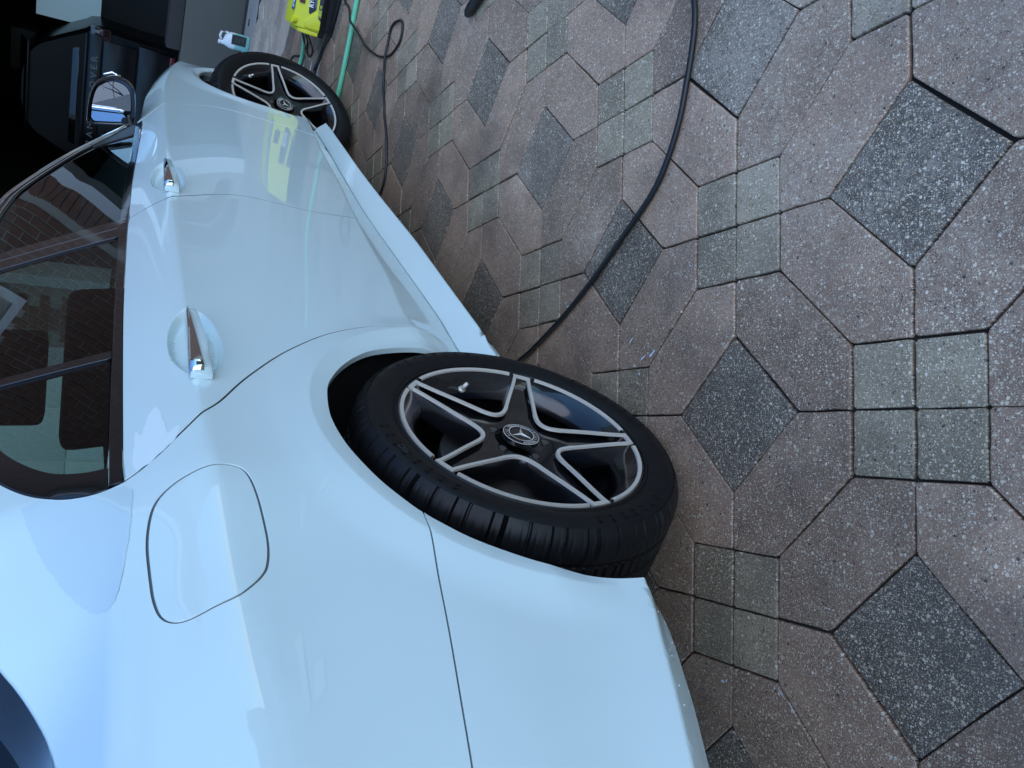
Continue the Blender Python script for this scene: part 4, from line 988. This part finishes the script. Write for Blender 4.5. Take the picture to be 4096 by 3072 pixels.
for k, (y0_, y1_) in enumerate(((-.045, .005), (-.04, .0), (-.045, -.01))): a.box(-.0476, y0_, .10 - k * .025, -.0471, y1_, .108 - k * .025)
a.build('label_print', M['labelprint'], jg)

# ------------------------------------------------------------------ pressure washer (left end of it shows)
pw = empty('pressure_washer', (3.62, -1.34, 0)); tag(pw, 'lime yellow and black pressure washer printed RYOBI 1800PSI standing on the paving', 'pressure washer')
def loc(x, y, z): return (x - 3.62, y + 1.34, z)
# front slopes back as it rises
def fx_(z): return 3.492 + (z - .075) * .42
def shell(ys, m, name, prof):
    V = []; F = []; n = None
    for y, sc in ys:
        ring = prof(sc); n = len(ring)
        V += [loc(x, y, z) for x, z in ring]
    for j in range(len(ys) - 1): F += [(j * n + i, j * n + (i + 1) % n, (j + 1) * n + (i + 1) % n, (j + 1) * n + i) for i in range(n)]
    F += [tuple(range(n))[::-1], tuple(range((len(ys) - 1) * n, len(ys) * n))]; a = MB(); a.add(V, F); o = a.build(name, m, pw, bevel=.004); return o
prof_y = lambda sc: [(3.492 + .02 * (1 - sc), .076), (fx_(.155), .155 * (.9 + .1 * sc)), (3.560, .203 * (.88 + .12 * sc)), (3.70, .222 * (.88 + .12 * sc)), (3.765, .16), (3.77, .076)]
shell([(-1.140, .9), (-1.150, 1.0), (-1.62, 1.06)], M['yellow'], 'housing', prof_y)
shell([(-1.118, .72), (-1.1385, .80)], M['yellow'], 'housing_end', lambda sc: [(3.497, .078), (fx_(.14), .143), (3.555, .176), (3.70, .19), (3.755, .15), (3.76, .078)])
# wedge facets under a diagonal ridge
a = MB(); a.prism([loc(fx_(z) - .0005, y, z) for y, z in ((-1.150, .079), (-1.150, .150), (-1.176, .158), (-1.246, .100), (-1.197, .079))], (-.010, 0, -.002), None); a.build('front_wedge', M['yellow'], pw, bevel=.004)
a = MB(); a.prism([loc(fx_(z) - .0005, y, z) for y, z in ((-1.246, .1005), (-1.30, .1055), (-1.62, .126), (-1.62, .081), (-1.31, .081), (-1.20, .081))], (-.006, 0, -.001), None); a.build('front_rail', M['yellow'], pw, bevel=.003)
k_ = MB(); k_.tube([loc(3.56, -1.168, .19), loc(3.555, -1.170, .212)], .020, 14); k_.build('control_knob', M['yellow'], pw, bevel=.004)
shell([(-1.116, .9), (-1.135, 1), (-1.62, 1)], M['black'], 'base', lambda sc: [(3.500, .046), (3.488, .0745), (3.775, .0745), (3.775, .046)])
shell([(-1.150, .9), (-1.18, 1), (-1.62, 1)], M['black'], 'lower_base', lambda sc: [(3.512, .0), (3.508, .0455), (3.77, .0455), (3.765, .0)])
def onface(name, pts, m, d=.0015, t=.0012):
    a = MB(); a.prism([loc(fx_(z) - d, y, z) for y, z in pts], (-t, 0, -t * .4), None); return a.build(name, m, pw)
onface('name_panel', [(-1.44, .149), (-1.289, .146), (-1.229, .140), (-1.218, .134), (-1.246, .108), (-1.299, .112), (-1.44, .120)], M['navy'], .0012)
onface('grey_panel', [(-1.43, .118), (-1.30, .1105), (-1.252, .1075), (-1.262, .117), (-1.305, .121), (-1.43, .129)], mat('slate_blue_plastic', (.07, .10, .15), .35), .0030)
onface('pressure_panel', [(-1.44, .105), (-1.303, .0985), (-1.214, .094), (-1.197, .0785), (-1.309, .0785), (-1.44, .083)], M['navy'], .0105)
def letters(name, txt, size, y, z, m, d, bold=.0, ext=.0006, slope=0.0, sp=1.0):
    V, F = text_mesh(txt, size, ext, bold, sp)
    V2 = []
    for v in V:
        zz = z + v[1] + slope * v[0]; V2.append(loc(fx_(zz) - d - v[2], y - v[0], zz))
    return mesh(name, V2, F, m, pw)
letters('brand_lettering', 'RYOBI', .030, -1.253, .1235, M['white'], .0034, .0011, slope=.02)
letters('pressure_lettering', '1800', .0195, -1.216, .0805, M['yprint'], .0126, .0006, slope=.035)
letters('pressure_lettering', 'PSI', .0135, -1.262, .0835, M['yprint'], .0126, .0004, slope=.035)
a = MB(); a.prism([loc(3.561 + (x - 3.56), y, .2075 + (x - 3.56) * .14) for x, y in ((3.565, -1.215), (3.60, -1.215), (3.60, -1.60), (3.565, -1.60))], (0, 0, .0015), None); a.build('warning_sticker', M['blue'], pw)
a = MB()
for k in range(14): y = -1.225 - k * .026; a.prism([loc(3.572 + dx, yy, .2106 + dx * .14) for dx, yy in ((0, y), (.007, y), (.007, y - .017), (0, y - .017))], (0, 0, .0012), None)
for k in range(9): y = -1.23 - k * .041; a.prism([loc(3.586 + dx, yy, .2124 + dx * .14) for dx, yy in ((0, y), (.005, y), (.005, y - .03), (0, y - .03))], (0, 0, .0012), None)
a.build('sticker_print', M['white'], pw)
a = MB(); a.prism([loc(fx_(z) - .0010, y, z) for y, z in ((-1.262, .192), (-1.34, .194), (-1.34, .168), (-1.262, .166))], (-.0014, 0, -.0005), None); a.build('switch_panel', mat('dark_red_switch', (.10, .008, .012), .4), pw)
a = MB(); a.tube([loc(3.80, -1.20, .07), loc(3.86, -1.12, .075)], .016, 12); a.build('hose_coupling', M['black'], pw, smooth=True)

# ------------------------------------------------------------------ hoses and cords
def run(name, pts, r, m, label, cat, n=10, sub=8, group=None):
    a = MB(); a.tube(spl(pts, sub), r, n); o = a.build(name, M[m], smooth=True); tag(o, label, cat, group); return o
run('garden_hose', [(3.86, -1.115, .074), (3.93, -1.075, .06), (4.03, -.99, .030), (4.10, -.91, .014), (4.18, -.78, .012), (4.35, -.45, .012), (4.8, .1, .012), (5.6, .6, .012)], .0115, 'hosegreen', 'mint green garden hose leaving the yellow washer towards the front wheel', 'hose', group='garden hoses')
run('garden_hose', [(3.10, -2.6, .0125), (3.098, -1.8, .0125), (3.093, -1.382, .0125), (3.083, -1.22, .0125), (3.080, -1.05, .0125), (3.094, -.895, .0125), (3.16, -.70, .0125), (3.30, -.3, .0125), (3.3, .5, .0125)], .0125, 'hosegreen', 'mint green garden hose lying across the paving under the front tyre', 'hose', group='garden hoses')
run('power_cord', [(3.60, -1.62, .05), (3.50, -1.47, .02), (3.362, -1.348, .006), (3.253, -1.328, .006), (3.12, -1.295, .024), (3.075, -1.278, .0295), (3.02, -1.26, .018), (2.956, -1.24, .006), (2.82, -1.214, .006), (2.684, -1.207, .006), (2.545, -1.211, .006), (2.43, -1.233, .006), (2.365, -1.264, .006), (2.316, -1.31, .006), (2.312, -1.352, .006), (2.334, -1.386, .006), (2.374, -1.390, .006), (2.438, -1.371, .006), (2.474, -1.337, .006), (2.464, -1.281, .008), (2.442, -1.225, .014), (2.431, -1.168, .007), (2.396, -1.106, .006), (2.33, -1.05, .006), (2.294, -1.009, .006), (2.218, -.953, .006), (2.159, -.894, .006), (2.114, -.831, .006), (2.098, -.78, .006), (2.107, -.725, .006), (2.2, -.5, .006), (2.5, -.1, .006)], .0052, 'cord', 'black power cord looped once on the paving and running under the car', 'cord')
run('pressure_hose', [(1.2, -2.1, .0085), (.70, -1.92, .0085), (.50, -1.795, .0085), (.424, -1.718, .0085), (.392, -1.676, .0085), (.365, -1.621, .0085), (.340, -1.554, .0085), (.318, -1.486, .0085), (.307, -1.407, .0085), (.313, -1.325, .0085), (.355, -1.21, .0085), (.416, -1.057, .0085), (.481, -.925, .0085), (.562, -.79, .0085), (.625, -.70, .0085), (.75, -.5, .0085), (.95, -.1, .0085)], .0066, 'hoseblack', 'thick black pressure hose curving over the pavers to the rear wheel', 'hose', 12)
def gz(x, y, z=0.0):
    return (x, y, z)
run('washer_lead', [(3.86, -1.10, .09), (3.95, -1.035, .05), (4.08, -.985, .008), (4.13, -.93, .006), (4.26, -.90, .006), (4.42, -.86, .006), (4.55, -.72, .006)], .0052, 'cord', 'thin black lead running from the washer behind the wheel, nearest the garage', 'cord', group='black leads from the washer')
run('washer_lead', [(3.84, -1.13, .085), (3.88, -1.05, .03), (3.87, -1.0, .008), (3.93, -.955, .006), (4.02, -.975, .006), (4.03, -1.03, .012), (3.95, -1.08, .05)], .0052, 'cord', 'short black lead looped beside the green hose under the washer', 'cord', group='black leads from the washer')
run('washer_lead', [(3.40, -1.60, .02), (3.44, -1.36, .010), (3.50, -1.17, .010), (3.60, -1.08, .009), (3.66, -.99, .009), (3.72, -.915, .009), (3.66, -.83, .009), (3.60, -.70, .009)], .0088, 'cord', 'thick black lead passing along the base of the yellow washer', 'cord', group='black leads from the washer')
a = MB(); a.tube([(1.628, -1.512, .017), (1.618, -1.523, .018), (1.60, -1.542, .019), (1.57, -1.574, .020), (1.50, -1.65, .024), (1.38, -1.78, .03)], [.010, .0165, .0185, .0185, .017, .016], 14); o = a.build('spray_wand', M['hoseblack'], smooth=True); tag(o, 'black tapered end of a spray wand lying on the pavers', 'spray wand')

# ------------------------------------------------------------------ small dirt: soap film and leaf crumbs
rs = random.Random(11)
def patch(cx, cy, lx, ly, ang, n=14):
    pts = []
    for i in range(n):
        t = 2 * math.pi * i / n; k = rs.uniform(.55, 1.15); x, y = lx * k * math.cos(t), ly * k * math.sin(t); pts.append((cx + x * math.cos(ang) - y * math.sin(ang), cy + x * math.sin(ang) + y * math.cos(ang)))
    return pts
a = MB()
for (cx, cy, lx, ly, an) in ((4.05, -.852, .06, .010, 1.45), (3.916, -.96, .05, .010, 1.3), (3.86, -.885, .07, .016, 1.35), (3.72, -.955, .04, .007, 1.2), (3.66, -.93, .06, .012, 1.3), (3.64, -.885, .05, .012, 1.3), (3.90, -.83, .05, .010, 1.4), (1.80, -.700, .022, .010, .5), (1.745, -.690, .022, .009, .7), (.195, -1.012, .012, .003, 1.3), (.135, -1.000, .013, .003, 1.1), (.112, -1.025, .014, .004, 1.2), (.150, -.972, .006, .002, .4), (.125, -.965, .005, .002, .2), (.112, -1.236, .004, .002, 0), (.478, -.962, .007, .003, .3), (-.521, -.702, .004, .0015, 2.4), (-.535, -.706, .014, .0014, 2.9), (-.566, -.704, .014, .0012, 2.8), (-.43, -.614, .006, .003, .5), (-.436, -.622, .004, .002, 1.6)):
    p = patch(cx, cy, lx, ly, an); a.add([(x, y, .0030) for x, y in p], [tuple(range(len(p)))])
a2 = MB()
for k in range(26):
    if k < 11: x_ = rs.uniform(-.66, -.40); z_ = float(sm(x_, BZX, BZ)) + rs.uniform(.002, .045)
    else: x_ = rs.uniform(.45, 1.2); z_ = float(sm(x_, CZX, CZ)) + rs.uniform(.004, .06)
    r_ = rs.uniform(.0006, .0014); y_ = -float(full(x_, z_)); V = [(x_, y_ - r_ * .8, z_)]
    for (q, h) in ((.6, .6), (1, 0)): V += [(x_ + r_ * q * math.cos(t), y_ - r_ * h, z_ + r_ * q * math.sin(t)) for t in np.linspace(0, 2 * math.pi, 9)[:-1]]
    a2.add(V, [(0, 1 + i, 1 + (i + 1) % 8) for i in range(8)] + [(1 + i, 9 + i, 9 + (i + 1) % 8, 1 + (i + 1) % 8) for i in range(8)])
tag(a2.build('water_beads', M['paintdry'], car, smooth=True), kind='stuff')
o = a.build('soap_residue', M['soap']); tag(o, kind='stuff')
a = MB()
for k in range(260):
    i, j = rs.randint(-12, 8), rs.randint(-8, 8); 
    base = G0 + UX * (i * P_) + VX * (j * P_); t = rs.uniform(-1, 1)
    q = base + (UX if rs.random() < .5 else VX) * t * S_ * 1.5 + np.array([rs.gauss(0, .004), rs.gauss(0, .004)])
    if not (-1 < q[0] < 4 and -2.4 < q[1] < -.8): continue
    s_ = rs.uniform(.0015, .0042); an = rs.uniform(0, 6.28)
    a.add([(q[0] + s_ * math.cos(an + d) * e, q[1] + s_ * math.sin(an + d), .001 + rs.uniform(0, .002)) for d, e in ((0, 1), (1.3, .6), (3.1, 1), (4.6, .7))], [(0, 1, 2, 3)])
o = a.build('leaf_crumbs', M['leaf']); tag(o, kind='stuff')
